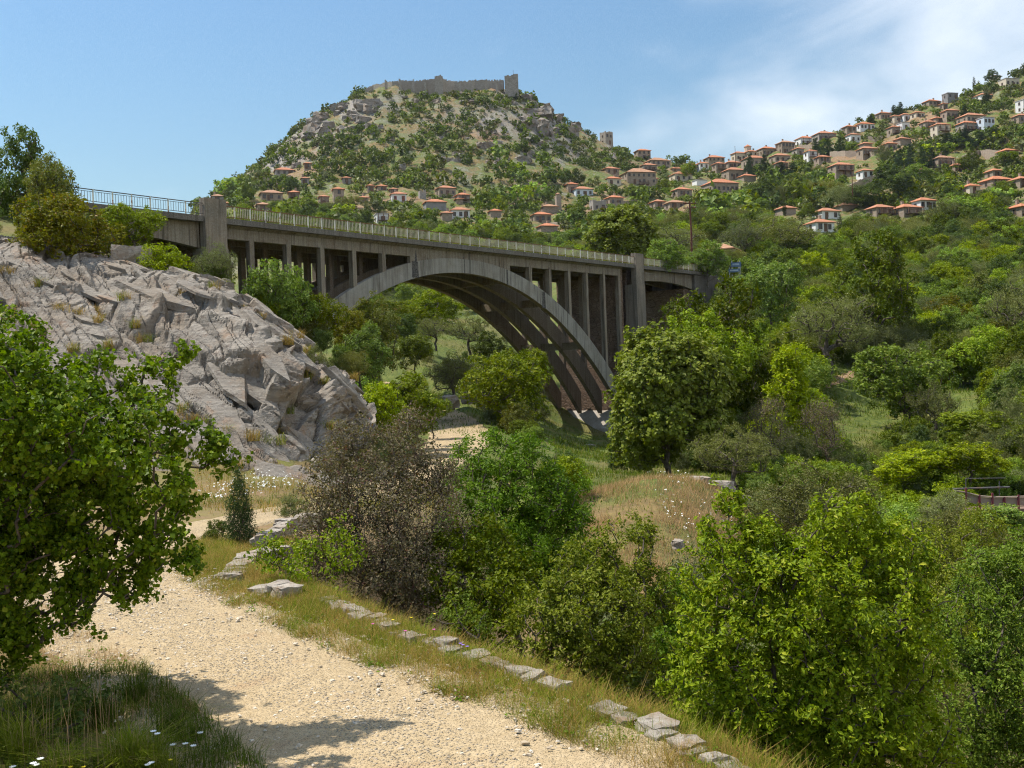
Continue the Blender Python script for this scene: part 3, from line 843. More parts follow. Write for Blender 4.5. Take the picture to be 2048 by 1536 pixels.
b = part('abutment', CONC_EDGE); b.box(-22, -17.5, -0.5, 10.5, 2.0, 12.95); b.go()
# footings with a sloping shoulder
def footing(t0, t1, zt, zb, sgn):
    b = part('footing', CONC_PALE)
    a0, a1 = (t0, t1) if sgn > 0 else (t1, t0)
    pr = [(a0, zb), (a1, zb), (a1, zt + 3.4), (a0 + sgn * 2.2, zt + 1.7), (a0, zt - 0.75)]
    v = [(p[0], -1.3, p[1]) for p in pr] + [(p[0], 11.6, p[1]) for p in pr]
    b.add(v, [(0, 1, 2, 3, 4), (9, 8, 7, 6, 5), (0, 5, 6, 1), (1, 6, 7, 2), (2, 7, 8, 3), (3, 8, 9, 4), (4, 9, 5, 0)])
    b.go()
footing(56.9, 61.3, -6.6, -10.5, 1)
footing(0.6, -3.6, -6.6, -10.5, -1)
# stone pitching beside the far end
b = part('stone_pitching', CONC_PALE)
b.add([(88.6, -0.6, 13.25), (93.5, 2.5, 13.2), (98, 0.0, 10.6), (92.5, -4.2, 9.6), (88.7, -3.4, 9.4), (92.6, -1.2, 8.0)],
      [(0, 4, 3, 1), (1, 3, 2), (0, 1, 5), (0, 5, 4), (4, 5, 3), (3, 5, 2), (1, 2, 5)])
b.go()
# railings: posts and rails one by one, bars joined
PITCH = 1.543
post_me = None
def railing(w, j0, j1, near):
    root = link('railing', None, BRIDGE)
    pm = MB(); pm.box(-0.04, 0.04, -0.04, 0.04, 0, 1.02)
    pme = pm.mesh('post', RAIL_POST)
    bars = MB()
    for j in range(j0, j1 + 1):
        t = PITCH * j
        if any(a - 0.1 < t < c + 0.1 for a, c in ((-3.04, -1.0), (61.4, 63.35))):
            continue
        link('post', pme, root, loc=(t, w, DECK))
    spans = [(PITCH * j0, -3.06), (-0.98, 61.38), (63.37, PITCH * j1)]
    for a, c in spans:
        old = c < 0
        m = MB(); m.box(a, c, w - 0.035, w + 0.035, DECK + 0.97, DECK + 1.03); m.build('top_rail', STEEL if old else RAIL_RUST, root)
        m = MB(); m.box(a, c, w - 0.025, w + 0.025, DECK + 0.13, DECK + 0.17); m.build('bottom_rail', STEEL if old else RAIL_RUST, root)
        if old:
            m = MB(); m.box(a, c, w - 0.02, w + 0.02, DECK + 0.84, DECK + 0.87); m.build('middle_rail', STEEL, root)
        bm = MB()
        n = int((c - a) / PITCH * (9 if not old else 7))
        for i in range(n + 1):
            t = a + (c - a) * i / n
            r = 0.017 if not old else 0.012
            bm.box(t - r, t + r, w - 0.012, w + 0.012, DECK + 0.17, DECK + (0.97 if not old else 0.84))
        tag(bm.build('railing_bars', STEEL if old else RAIL_PAINT, root), kind='stuff')
railing(-0.62, -16, 55, True)
railing(10.60, -16, 55, False)
# ================================================================ trees and shrubs
def unit(v):
    return v / np.maximum(np.linalg.norm(v, axis=-1, keepdims=True), 1e-9)
def leaves(rng, cen, rad, out, per, size, up=0.5, rand=0.9, aspect=0.55, droop=0.0, outw=0.7, jitter=1.0):
    """cen Nx3 clump centres, rad N, out Nx3 outward directions; per leaves each -> folded diamonds"""
    n = len(cen) * per
    c = np.repeat(cen, per, 0); r = np.repeat(np.broadcast_to(rad, len(cen)), per)[:, None]; o = np.repeat(out, per, 0)
    p = c + unit(rng.normal(size=(n, 3))) * r * jitter * rng.rand(n, 1) ** 0.45
    loc = unit(p - c)
    nrm = unit(o * outw + loc * 0.4 + np.array([0, 0, up]) + rng.normal(size=(n, 3)) * rand)
    a = unit(np.cross(nrm, rng.normal(size=(n, 3))) + np.array([0, 0, -droop]))
    b = unit(np.cross(nrm, a))
    s = size * (0.5 + 0.95 * rng.rand(n, 1) ** 1.3)
    w = s * aspect
    fold = nrm * s * 0.12
    v = np.stack([p - a * s * .5, p + b * w * .5 + fold, p + a * s * .5, p - b * w * .5 + fold], 1).reshape(-1, 3)
    return v, np.arange(n * 4).reshape(n, 4)
def lobes_to_clumps(rng, lobes, dens, shell=0.55, gap=0.6):
    """lobes: (x,y,z, rx,ry,rz); clump centres mostly near each lobe's surface"""
    L = np.array(lobes, float)
    seed_shift = rng.rand() * 100
    cs, os_ = [], []
    mid = np.average(L[:, :3], axis=0, weights=(L[:, 3] * L[:, 4]))
    for x, y, z, rx, ry, rz in L:
        n = max(3, int(dens * (rx * ry + ry * rz + rx * rz) / 3))
        d = unit(rng.normal(size=(n, 3)))
        r = shell + (1 - shell) * rng.rand(n, 1) ** 0.6
        cs.append(np.array([x, y, z]) + d * r * np.array([rx, ry, rz]))
        os_.append(d)
    c = np.concatenate(cs); o = np.concatenate(os_)
    # gaps between boughs, and some sprays that reach out
    if gap > 0:
        fr = 1.5 / np.mean(L[:, 3])
        nz = pnoise(c[:, 0] * fr + seed_shift, c[:, 1] * fr, c[:, 2] * fr)
        keep = (nz > -0.22 + 0.17 * gap) | (rng.rand(len(c)) < 0.26 * (1 - gap) + 0.08)
        c, o = c[keep], o[keep]
        sp = rng.rand(len(c)) < 0.10
        c = np.where(sp[:, None], c + o * np.mean(L[:, 3]) * rng.uniform(.10, .42, (len(c), 1)), c)
    o = unit(o * 0.8 + unit(c - mid) * 0.6)
    return c, o
def branch_mesh(rng, base, tips, r_tip=0.012, trunk_r=0.12, k=5, split=None, name='trunk', mat=None, curve=0.12, trunk_top=None):
    """each tip is joined to the nearest point already on the tree, nearer the root; radii follow the load"""
    base = np.array(base, float)
    tips = np.asarray(tips, float)
    top = trunk_top if trunk_top is not None else base * 0.55 + tips.mean(0) * 0.45
    nodes = [base]; par = [-1]
    nt = 5
    for i in range(1, nt + 1):
        f = i / nt
        p = base * (1 - f) + np.array(top) * f + rng.normal(size=3) * np.linalg.norm(top - base) * 0.035 * (i < nt)
        nodes.append(p); par.append(len(nodes) - 2)
    order = np.argsort(np.linalg.norm(tips - top, axis=1))
    N = np.zeros((len(tips) * 3 + 20, 3)); N[:len(nodes)] = nodes; cnt = len(nodes)
    hd = np.zeros(len(N)); hd[:cnt] = 0
    for i in range(1, cnt):
        hd[i] = hd[i - 1] + np.linalg.norm(N[i] - N[i - 1])
    for ti in order:
        t = tips[ti]
        d = np.linalg.norm(N[2:cnt] - t, axis=1)
        cost = d + 0.25 * hd[2:cnt] + 2.0 * np.clip(N[2:cnt, 2] - t[2], 0, 9)
        j = int(cost.argmin()) + 2
        m = (N[j] * 0.55 + t * 0.45) + rng.normal(size=3) * d[j - 2] * curve + np.array([0, 0, 0.08 * d[j - 2]])
        N[cnt] = m; par.append(j); hd[cnt] = hd[j] + np.linalg.norm(m - N[j]); cnt += 1
        N[cnt] = t; par.append(cnt - 1); hd[cnt] = hd[cnt - 1] + np.linalg.norm(t - m); cnt += 1
    N = N[:cnt]; par = np.array(par)
    load = np.ones(cnt) * 0.0
    load[nt + 2::2] = 1
    for i in range(cnt - 1, 0, -1):
        load[par[i]] += load[i]
    rad = r_tip + (trunk_r - r_tip) * (load / max(load[0], 1)) ** 0.5
    P0, P1 = N[par[1:]], N[1:]
    R0 = np.minimum(rad[par[1:]], rad[1:] * 1.6); R1 = rad[1:]
    R0[:nt] = rad[:nt]
    d = unit(P1 - P0)
    a = unit(np.cross(d, np.array([0.3, 0.5, 0.81]))); b = np.cross(d, a)
    ang = np.arange(k) * 2 * np.pi / k
    ring = a[:, None] * np.cos(ang)[None, :, None] + b[:, None] * np.sin(ang)[None, :, None]
    V = np.concatenate([P0[:, None] + ring * R0[:, None, None], P1[:, None] + ring * R1[:, None, None]], 1)     # m x 2k x 3
    m = len(V)
    base_i = (np.arange(m) * 2 * k)[:, None, None]
    j = np.arange(k); q = np.stack([j, (j + 1) % k, (j + 1) % k + k, j + k], -1)[None]
    Fc = (base_i + q).reshape(-1, 4)
    return mesh_np(name, V.reshape(-1, 3), Fc, mat or BARK, smooth=True)

def proto(seed, shape, H, W, leaf, per, dens, mat, shell=0.5, up=0.5, clump=0.32, aspect=0.55, trunk=0.10, droop=0.0, rand=0.9, base_gap=0.18, sub=9, bark=None, tipfrac=0.5, jitter=1.0):
    """one kind of tree about H high and W wide at the origin: (trunk mesh, crown mesh)"""
    rng = np.random.RandomState(seed)
    lob = []
    if shape == 'round':
        zc_, rz, rx = H * (0.5 + base_gap / 2), H * (1 - base_gap) / 2, W / 2
        lob.append((0, 0, zc_, rx * .68, rx * .68, rz * .72))
        for i in range(sub):
            a = rng.rand() * 6.28; e = rng.uniform(-0.75, 1.0)
            q = math.sqrt(max(0, 1 - e * e))
            s = rng.uniform(0.30, 0.52)
            lob.append((math.cos(a) * q * rx * (1 - s * .8), math.sin(a) * q * rx * (1 - s * .8), zc_ + e * rz * (1 - s * .7), rx * s, rx * s, rz * s * 0.95))
    elif shape == 'cone':
        for i in range(sub):
            f = (i + rng.rand()) / sub
            a = rng.rand() * 6.28; q = (1 - f) * W / 2 * rng.uniform(0.25, 0.75)
            s = (W * 0.30) * (1.05 - f * 0.72)
            lob.append((math.cos(a) * q, math.sin(a) * q, H * (base_gap + (0.97 - base_gap) * f), s, s, s * 0.95))
    elif shape == 'column':
        for i in range(sub):
            f = (i + .5) / sub
            s = W / 2 * math.sin(math.pi * (0.12 + 0.86 * f)) ** 0.55
            lob.append((rng.normal() * .03, rng.normal() * .03, H * (0.05 + 0.93 * f), s, s, H / sub * 0.9))
    elif shape == 'umbrella':
        for i in range(sub):
            a = rng.rand() * 6.28; q = W / 2 * math.sqrt(rng.rand()) * 0.8
            lob.append((math.cos(a) * q, math.sin(a) * q, H * rng.uniform(0.62, 0.9) - q * 0.12, W * .2, W * .2, H * .10))
    cen, out = lobes_to_clumps(rng, lob, dens, shell)
    cen[:, 2] = np.maximum(cen[:, 2], 0.03 * H)
    v, f = leaves(rng, cen, clump, out, per, leaf, up=up, rand=rand, aspect=aspect, droop=droop, jitter=jitter)
    crown = mesh_np('crown', v, f, mat)
    tips = cen[rng.permutation(len(cen))[:int(len(cen) * tipfrac)]]
    tm = branch_mesh(rng, (0, 0, -0.15 * H), tips, trunk_r=trunk, r_tip=0.012 * H / 5, mat=bark or BARK, trunk_top=np.array([0, 0, H * (base_gap + 0.22)]))
    return tm, crown, H, W
# middle-distance kinds: (trunk, crown, height, width)
K = {}
K['green'] = [proto(10 + i, 'round', 6, 5.6, 0.21, 32, 32, L_GREEN, base_gap=.04) for i in range(2)]
K['bright'] = [proto(20 + i, 'round', 5.5, 5.2, 0.20, 32, 34, L_BRIGHT, up=0.6, base_gap=.02) for i in range(2)]
K['dark'] = [proto(30 + i, 'round', 6, 5.4, 0.185, 36, 35, L_DARK, shell=.55, base_gap=.03) for i in range(2)]
K['olive'] = [proto(40 + i, 'round', 5, 5.4, 0.15, 36, 34, L_OLIVE, base_gap=0.16, aspect=0.3, trunk=0.17, shell=.35, rand=1.3) for i in range(2)]
K['sage'] = [proto(46 + i, 'round', 3.2, 3.6, 0.11, 40, 62, L_OLIVE, base_gap=0.0, aspect=0.35, trunk=0.06, shell=.4, rand=1.2, clump=.24) for i in range(2)]
K['ochre'] = [proto(50 + i, 'round', 5.5, 4.8, 0.17, 38, 40, L_OCHRE, rand=1.1, base_gap=.02) for i in range(2)]
K['pine'] = [proto(60 + i, 'cone', 9, 5.2, 0.24, 34, 30, L_PINE, aspect=0.3, sub=16, base_gap=.06, rand=1.1) for i in range(2)]
K['cypress'] = [proto(64, 'column', 9, 1.7, 0.18, 30, 50, L_PINE, aspect=0.3, sub=10, up=.9)]
K['cone'] = [proto(70 + i, 'cone', 6, 4.6, 0.18, 40, 44, L_BRIGHT, sub=18, base_gap=0.04) for i in range(1)]
K['plane'] = [proto(75, 'round', 10, 9.6, 0.32, 28, 26, L_PLANE, sub=22, clump=.5, aspect=.8, base_gap=.03, trunk=.2, up=.9, rand=.7)]
K['dry'] = [proto(80, 'round', 3, 3.0, 0.07, 26, 60, L_DRY, base_gap=0.02, trunk=0.05, shell=.3, rand=1.3, tipfrac=0.9, bark=TWIG)]
K['shrub'] = [proto(85 + i, 'round', 2.4, 2.8, 0.10, 40, 80, (L_GREEN, L_BRIGHT, L_DARK)[i], base_gap=0.0, trunk=0.05, clump=.2) for i in range(3)]
K['yellow'] = [proto(90, 'round', 2.2, 2.6, 0.10, 40, 80, L_YELLOW, base_gap=0.0, trunk=0.05, clump=.2)]
K['juniper'] = [proto(95, 'cone', 2.0, 1.5, 0.075, 40, 230, L_PINE, aspect=0.25, sub=13, base_gap=0.02, clump=.17, trunk=.03, up=.7, rand=1.3)]

RNG = random.Random(5)
def place(kind, pos, h, w=None, label=None, cat='tree', group=None, name='tree', variant=None, parts=True, rot=None, sink=0.04):
    tm, cr, H, W = K[kind][(RNG.randrange(len(K[kind])) if variant is None else variant) % len(K[kind])]
    s = h / H
    sx = s if w is None else w / W
    rot = RNG.uniform(0, 6.28) if rot is None else rot
    loc = (pos[0], pos[1], pos[2] - sink * h)
    if parts:
        r = empty(name, loc, rot, (sx, sx, s))
        link('trunk', tm, r); link('crown', cr, r)
    else:
        r = link(name, cr, None, loc, rot, (sx, sx, s))
    return tag(r, label, cat, group)
def at(kind, px, py_base, w_px, h_px, Y, label, cat='tree', name='tree', group=None, variant=None, rot=None, ground=True):
    """a tree whose foot is seen at px, py_base at depth Y"""
    p = PP(px, py_base, Y)
    return place(kind, p, h_px / F * Y, w_px / F * Y, label, cat, group, name, variant, True, rot)

# --- single trees one can point to, near to far
SINGLES = [
 # kind, px, base row, width, height px, depth, name, category, label
 ('plane', 1335, 945, 270, 290, 62, 'tree', 'tree', 'large pale green broadleaf tree standing in front of the right bridge pier'),
 ('dark', 1440, 880, 250, 330, 74, 'tree', 'tree', 'tall dark green tree behind the pale broadleaf tree at the bridge end'),
 ('bright', 1415, 800, 190, 190, 70, 'tree', 'tree', 'bright green tree top rising between the pale broadleaf tree and the dark wood'),
 ('cone', 1580, 885, 170, 200, 66, 'tree', 'tree', 'leaning cone-shaped bright green tree below the grassy slope'),
 ('olive', 1655, 740, 190, 180, 98, 'tree', 'tree', 'broad grey-green tree above the footpath on the right slope'),
 ('dark', 1740, 690, 210, 230, 112, 'tree', 'tree', 'dense dark green tree on the slope under the white-walled house with red roof'),
 ('green', 1540, 650, 140, 150, 118, 'tree', 'tree', 'blue-green leafy tree right of the stone pitching at the bridge end'),
 ('green', 1810, 850, 200, 190, 84, 'tree', 'tree', 'round green tree alone on the grassy clearing'),
 ('olive', 1870, 870, 110, 110, 80, 'tree', 'tree', 'small grey-green tree leaning against the round tree on the clearing'),
 ('dark', 1900, 760, 90, 100, 98, 'tree', 'tree', 'small dark bush-like tree beside the bright grass patch on the right slope'),
 ('plane', 1245, 535, 150, 120, 150, 'tree', 'tree', 'big rounded green tree behind the right pylon'),
 ('olive', 1330, 540, 160, 110, 158, 'tree', 'tree', 'soft grey-green tree mass left of the utility pole'),
 ('bright', 1330, 545, 90, 70, 140, 'tree', 'tree', 'bright lime tree just behind the railing right of the right pylon'),
 ('bright', 1415, 560, 84, 82, 146, 'tree', 'tree', 'bright lime tree just right of the utility pole'),
 ('olive', 1545, 540, 190, 110, 190, 'tree', 'tree', 'wide olive-coloured tree right of the old tile-roofed shed'),
 ('olive', 1490, 525, 110, 90, 185, 'tree', 'tree', 'dark-limbed olive tree directly beside the old tile-roofed shed'),
 # under the arch
 ('olive', 872, 690, 74, 66, 142, 'tree', 'tree', 'small olive tree with a clear trunk, the left of two under the arch'),
 ('olive', 938, 700, 90, 76, 138, 'tree', 'tree', 'olive tree with forked trunk, the right of two under the arch'),
 ('green', 1010, 865, 190, 190, 92, 'tree', 'tree', 'large feathery green tree under the arch beside the distant road'),
 ('ochre', 755, 775, 150, 180, 66, 'tree', 'tree', 'rusty ochre-leaved oak below the left half of the arch'),
 ('green', 800, 880, 180, 150, 58, 'tree', 'tree', 'fresh green bush to the left of the distant bend of the road'),
 ('yellow', 832, 800, 60, 50, 70, 'shrub', 'shrub', 'yellow-green broom bush above the distant road'),
 ('olive', 905, 800, 110, 100, 98, 'tree', 'tree', 'grey-green bush mass in the middle of the view under the arch'),
 ('green', 860, 660, 130, 100, 165, 'tree', 'tree', 'green tree group uphill behind the two olive trees under the arch'),
 ('green', 790, 680, 120, 90, 160, 'tree', 'tree', 'green tree seen under the arch close to its left haunch'),
 # on the rock
 ('ochre', 140, 558, 215, 205, 50.5, 'tree', 'tree', 'olive-brown bush crowning the rock face at the far left'),
 ('dark', 30, 460, 150, 215, 62, 'tree', 'tree', 'tall dark tree cut by the left edge above the rock'),
 ('ochre', 105, 440, 130, 160, 60, 'tree', 'tree', 'thin-topped brown-green tree against the sky left of the old railing'),
 ('green', 268, 500, 130, 105, 58, 'tree', 'tree', 'green bush in front of the old dark railing'),
 ('bright', 325, 592, 120, 108, 50, 'tree', 'tree', 'vivid yellow-green bush growing on the rock'),
 ('olive', 440, 588, 115, 105, 55, 'tree', 'tree', 'grey-brown bush at the foot of the left pylon'),
 ('bright', 560, 680, 155, 180, 55.5, 'tree', 'tree', 'tall yellow-green bush hiding the left columns of the bridge'),
 ('green', 640, 690, 110, 120, 57, 'tree', 'tree', 'green bush with bare twigs in front of the left end of the arch'),
 ('sage', 640, 790, 70, 100, 46, 'shrub', 'shrub', 'wispy grey-green tuft in the cleft at the right end of the rock'),
 # the gully on the right
 ('sage', 1620, 1085, 260, 170, 40, 'shrub', 'shrub', 'wide grey-green thicket behind the sunlit foreground shrubs'),
 ('olive', 1470, 975, 160, 130, 52, 'tree', 'tree', 'dusty green thicket right of the dry grassy mound'),
 ('dry', 1540, 900, 110, 110, 60, 'shrub', 'shrub', 'leafless grey thicket at the foot of the cone-shaped tree'),
 ('dry', 1650, 915, 120, 120, 62, 'shrub', 'shrub', 'bare twiggy shrub at the lower edge of the clearing'),
 ('sage', 1945, 1160, 200, 150, 22, 'shrub', 'shrub', 'pale sage shrub below the red-posted footbridge'),
 ('bright', 1820, 975, 170, 90, 56, 'tree', 'tree', 'bright green bramble bank left of the red-posted footbridge'),
 ('bright', 1940, 960, 150, 90, 55, 'tree', 'tree', 'bright green tree with thin stems behind the red-posted footbridge'),
 ('green', 1950, 880, 150, 70, 70, 'tree', 'tree', 'rounded light green bush uphill of the red-posted footbridge'),
 ('green', 2030, 850, 130, 140, 74, 'tree', 'tree', 'green tree at the right edge above the footbridge'),
 ('olive', 2030, 690, 130, 140, 110, 'tree', 'tree', 'dusky tree at the right edge in the middle of the slope'),
 ('bright', 1985, 1075, 150, 70, 41, 'shrub', 'shrub', 'light green shrub growing up in front of the red-posted footbridge'),
 ('sage', 1890, 1060, 130, 80, 41, 'shrub', 'shrub', 'dusty shrub just left below the red-posted footbridge'),
 ('green', 722, 770, 120, 140, 60, 'tree', 'tree', 'green bush filling the space between rock and ochre oak'),
 ('bright', 745, 870, 130, 110, 52, 'tree', 'tree', 'light green bush at the foot of the right end of the rock'),
 ('ochre', 690, 700, 90, 100, 62, 'tree', 'tree', 'brownish bush under the left haunch of the arch'),
 ('green', 865, 860, 80, 90, 78, 'tree', 'tree', 'green bush leaning over the distant bend of the road from the left'),
 ('sage', 905, 775, 100, 60, 106, 'shrub', 'shrub', 'grey-green low bush below the pair of olive trees'),
 ('green', 830, 740, 90, 80, 120, 'tree', 'tree', 'dark bush left below the pair of olive trees'),
 ('green', 1045, 790, 110, 110, 104, 'tree', 'tree', 'feathery bush right behind the large feathery tree under the arch'),
 ('dark', 980, 720, 80, 60, 128, 'tree', 'tree', 'dark rounded bush right below the forked olive tree'),
 ('shrub', 430, 1085, 60, 46, 21.4, 'shrub', 'shrub', 'small leafy bush on the inside of the road bend'),
 ('sage', 590, 1042, 80, 56, 24, 'shrub', 'shrub', 'grey-green bush half hiding the far stretch of the road bend'),
 ('shrub', 700, 840, 60, 60, 46, 'shrub', 'shrub', 'small green bush rooted at the right tip of the rock'),
 ('juniper', 480, 1098, 96, 176, 20.6, 'juniper', 'juniper', 'small dark juniper beside the bend of the gravel road'),
]
for kd, px, pb, wp, hp, Y, nm, ct, lb in SINGLES:
    at(kd, px, pb, wp, hp, Y, lb, ct, nm)
# ================================================================ foreground trees, leaf by leaf
def big_tree(name, label, cat, lobes, base, mat, leaf, per, dens, clump, seed, trunk=0.07, aspect=0.6, up=0.5, rand=0.8, shell=0.40, tipfrac=0.28, bark=None, r_tip=0.003, top=None, depth=0.8, droop=0.0):
    """lobes: (px, py, depth, radius in px) -> a tree of its own"""
    rng = np.random.RandomState(seed)
    L = []
    for px, py, Y, r in lobes:
        p = PP(px, py, Y); q = r / F * Y
        L.append((p[0], p[1], p[2], q, q * depth, q))
    cen, out = lobes_to_clumps(rng, L, dens, shell, .9 if name != 'thorn_bush' else .4)
    pxs = np.array([to_px(c)[0] for c in cen]); kp = ((pxs > -70) & (pxs < 2118)) | (rng.rand(len(cen)) < .45)
    cen, out = cen[kp], out[kp]
    b = np.array(base, float)
    v, f = leaves(rng, cen - b, clump, out, per, leaf, up=up, rand=rand, aspect=aspect, droop=droop)
    root = empty(name, tuple(b))
    tag(root, label, cat)
    link('crown', mesh_np('crown', v, f, mat), root)
    tips = (cen - b)[rng.permutation(len(cen))[:int(len(cen) * tipfrac)]]
    link('trunk', branch_mesh(rng, (0, 0, -0.1), tips, r_tip=r_tip, trunk_r=trunk, mat=bark or BARK, trunk_top=top), root)
    return root
def foot(px, Y):
    p = PP(px, 1000, Y)
    return (p[0], Y, h1(p[0], Y))
L_MAPLE = leaf_mat('leaf_maple', (0.054, 0.104, 0.004), (0.150, 0.222, 0.006), (0.28, 0.32, 0.03), trans=0.30, vary=False)
L_LAUREL = leaf_mat('leaf_laurel', (0.098, 0.160, 0.004), (0.222, 0.288, 0.007), (0.36, 0.37, 0.03), trans=0.28, vary=False)
L_OAK = leaf_mat('leaf_oak', (0.100, 0.130, 0.008), (0.195, 0.225, 0.014), (0.33, 0.31, 0.06), trans=0.28, vary=False)
L_FINE = leaf_mat('leaf_fine', (0.055, 0.118, 0.004), (0.125, 0.215, 0.007), (0.19, 0.26, 0.02), trans=0.28, vary=False)
L_SEA = leaf_mat('leaf_sea', (0.085, 0.140, 0.012), (0.168, 0.240, 0.024), (0.25, 0.29, 0.05), trans=0.28, vary=False)
big_tree('maple_tree', 'leafy maple tree overhanging the gravel road at the left edge', 'tree',
         [(20, 700, 9.5, 80), (-60, 760, 9.5, 110), (110, 790, 9.2, 95), (200, 760, 9.3, 62), (290, 770, 9.3, 66), (330, 730, 9.5, 30), (372, 700, 9.5, 22), (-100, 900, 9.3, 170), (60, 900, 9.0, 120), (190, 900, 9.0, 105), (300, 870, 9.1, 70), (390, 890, 9.3, 52), (450, 905, 9.3, 36),
          (30, 1040, 9.0, 125), (170, 1020, 8.9, 110), (290, 1000, 9.0, 85), (360, 990, 9.1, 45), (-150, 1080, 9.3, 170), (100, 1130, 8.9, 95), (230, 1110, 8.9, 90), (330, 1090, 8.8, 62), (375, 1130, 8.8, 34), (20, 1180, 9.0, 90), (150, 1195, 8.9, 60), (260, 1165, 8.9, 45), (100, 850, 8.35, 110), (240, 890, 8.25, 85), (-60, 800, 8.3, 150), (330, 960, 8.5, 50), (20, 900, 10.6, 140), (100, 1000, 10.4, 110), (-50, 1050, 10.6, 140), (40, 800, 10.2, 110), (-180, 860, 8.8, 210), (-330, 950, 8.7, 220), (-60, 1010, 8.5, 150), (-250, 760, 9.0, 170), (-40, 1230, 9.0, 110), (-30, 1320, 9.0, 70), (-120, 1300, 9.0, 110), (40, 1280, 9.2, 55), (110, 1235, 9.0, 40)],
         foot(-90, 9.6), L_MAPLE, 0.046, 15, 1650, 0.062, 101, trunk=0.085, aspect=0.85, top=PP(-10, 1130, 9.3) - np.array(foot(-90, 9.6)), shell=.4, rand=1.0)
big_tree('laurel_shrub', 'tall sunlit glossy green shrub at the lower right with upright shoots', 'shrub',
         [(1468, 1010, 9.9, 34), (1450, 1070, 9.8, 60), (1430, 1160, 9.6, 88), (1545, 1110, 9.7, 80), (1600, 1080, 9.8, 40), (1690, 1050, 9.6, 78), (1705, 995, 9.7, 34), (1790, 1110, 9.5, 84), (1600, 1210, 9.4, 130),
          (1745, 1250, 9.3, 130), (1450, 1280, 9.4, 100), (1560, 1370, 9.3, 140), (1400, 1400, 9.4, 92), (1720, 1420, 9.2, 140), (1850, 1330, 9.6, 74), (1490, 1500, 9.3, 120), (1680, 1545, 9.2, 130), (1830, 1480, 9.3, 100), (1360, 1500, 9.4, 70)],
         foot(1620, 10.0), L_LAUREL, 0.054, 16, 1900, 0.070, 102, trunk=0.06, aspect=0.5, up=0.55, top=PP(1610, 1400, 9.8) - np.array(foot(1620, 10.0)))
big_tree('oak_shrub', 'yellow-green evergreen oak shrub just beyond the stone kerb', 'shrub',
         [(1165, 1130, 12.9, 60), (1245, 1090, 13, 70), (1150, 1180, 12.7, 75), (1090, 1240, 12.5, 72), (1200, 1240, 12.4, 110), (1290, 1190, 12.7, 66), (1120, 1335, 12.3, 95), (1255, 1345, 12.3, 105), (1050, 1320, 12.4, 52), (1200, 1430, 12.2, 95), (1305, 1450, 12.2, 80), (1010, 1270, 12.6, 30)],
         foot(1235, 12.6), L_OAK, 0.054, 15, 1500, 0.075, 103, trunk=0.06, aspect=0.5, top=PP(1240, 1400, 12.5) - np.array(foot(1235, 12.6)))
big_tree('poplar_sapling', 'blue-green fine-leaved sapling at the lower right corner', 'sapling',
         [(1985, 1150, 13.2, 80), (2055, 1130, 13, 90), (1950, 1260, 12.8, 90), (2050, 1280, 12.8, 120), (1950, 1390, 12.7, 100), (2060, 1420, 12.6, 130), (1930, 1490, 12.6, 80), (2020, 1530, 12.5, 100)],
         foot(2010, 13), L_SEA, 0.046, 16, 1300, 0.085, 104, trunk=0.05, aspect=0.6, rand=1.1)
big_tree('thorn_bush', 'brownish half-bare thorn bush between the rock and the round green bush', 'shrub',
         [(750, 950, 17.6, 105), (675, 990, 17.2, 90), (825, 935, 18, 80), (740, 1080, 16.8, 125), (650, 1090, 16.9, 75), (850, 1040, 17, 90), (760, 1180, 16.5, 105), (850, 1170, 16.5, 85), (700, 880, 18, 52), (815, 865, 18.3, 50), (650, 920, 17.8, 40), (880, 960, 17.8, 55)],
         foot(750, 17.3), L_DRY, 0.048, 26, 480, 0.15, 105, trunk=0.06, aspect=0.55, rand=1.3, shell=.25, tipfrac=1.0, bark=TWIG, r_tip=0.004)
big_tree('round_bush', 'rounded fine-leaved green bush in the middle beyond the stone kerb', 'shrub',
         [(1030, 960, 19.6, 100), (960, 950, 20, 80), (1110, 1000, 19.6, 75), (1035, 900, 20, 46), (1000, 1060, 19, 115), (1120, 1070, 19.2, 80), (935, 1060, 19, 70), (1050, 1150, 18.6, 95), (1150, 1000, 19.8, 34), (980, 880, 20.2, 26)],
         foot(1030, 19.5), L_FINE, 0.058, 20, 900, 0.11, 106, trunk=0.07, aspect=0.55, up=0.6, shell=.45)
big_tree('ivy_shrub', 'dark glossy shrub in the shade between thorn bush and oak shrub', 'shrub',
         [(960, 1110, 17.0, 80), (915, 1190, 16.4, 72), (1000, 1200, 16.2, 75), (880, 1110, 16.9, 50), (940, 1260, 15.8, 60), (1030, 1150, 16.6, 50)],
         foot(960, 16.8), L_DARK, 0.064, 36, 380, 0.15, 107, trunk=0.04, aspect=0.7)
big_tree('kerb_shrub', 'small dusty shrub growing against the stone kerb', 'shrub',
         [(930, 1225, 13.4, 44), (890, 1240, 13.4, 36), (965, 1250, 13.2, 34)],
         foot(935, 13.4), L_SEA, 0.036, 26, 520, 0.08, 108, trunk=0.02, aspect=0.35, up=0.9)
big_tree('fig_sapling', 'bright green sapling with thin stems behind the far kerb stones', 'sapling',
         [(560, 1110, 15.6, 60), (630, 1120, 15.4, 60), (690, 1070, 15.8, 44), (600, 1160, 15.2, 50), (530, 1120, 15.8, 40), (660, 1190, 15, 30), (700, 1110, 15.5, 44)],
         foot(620, 15.5), L_LAUREL, 0.062, 18, 260, 0.14, 109, trunk=0.02, aspect=0.6, shell=.2, bark=TWIG, rand=.9)
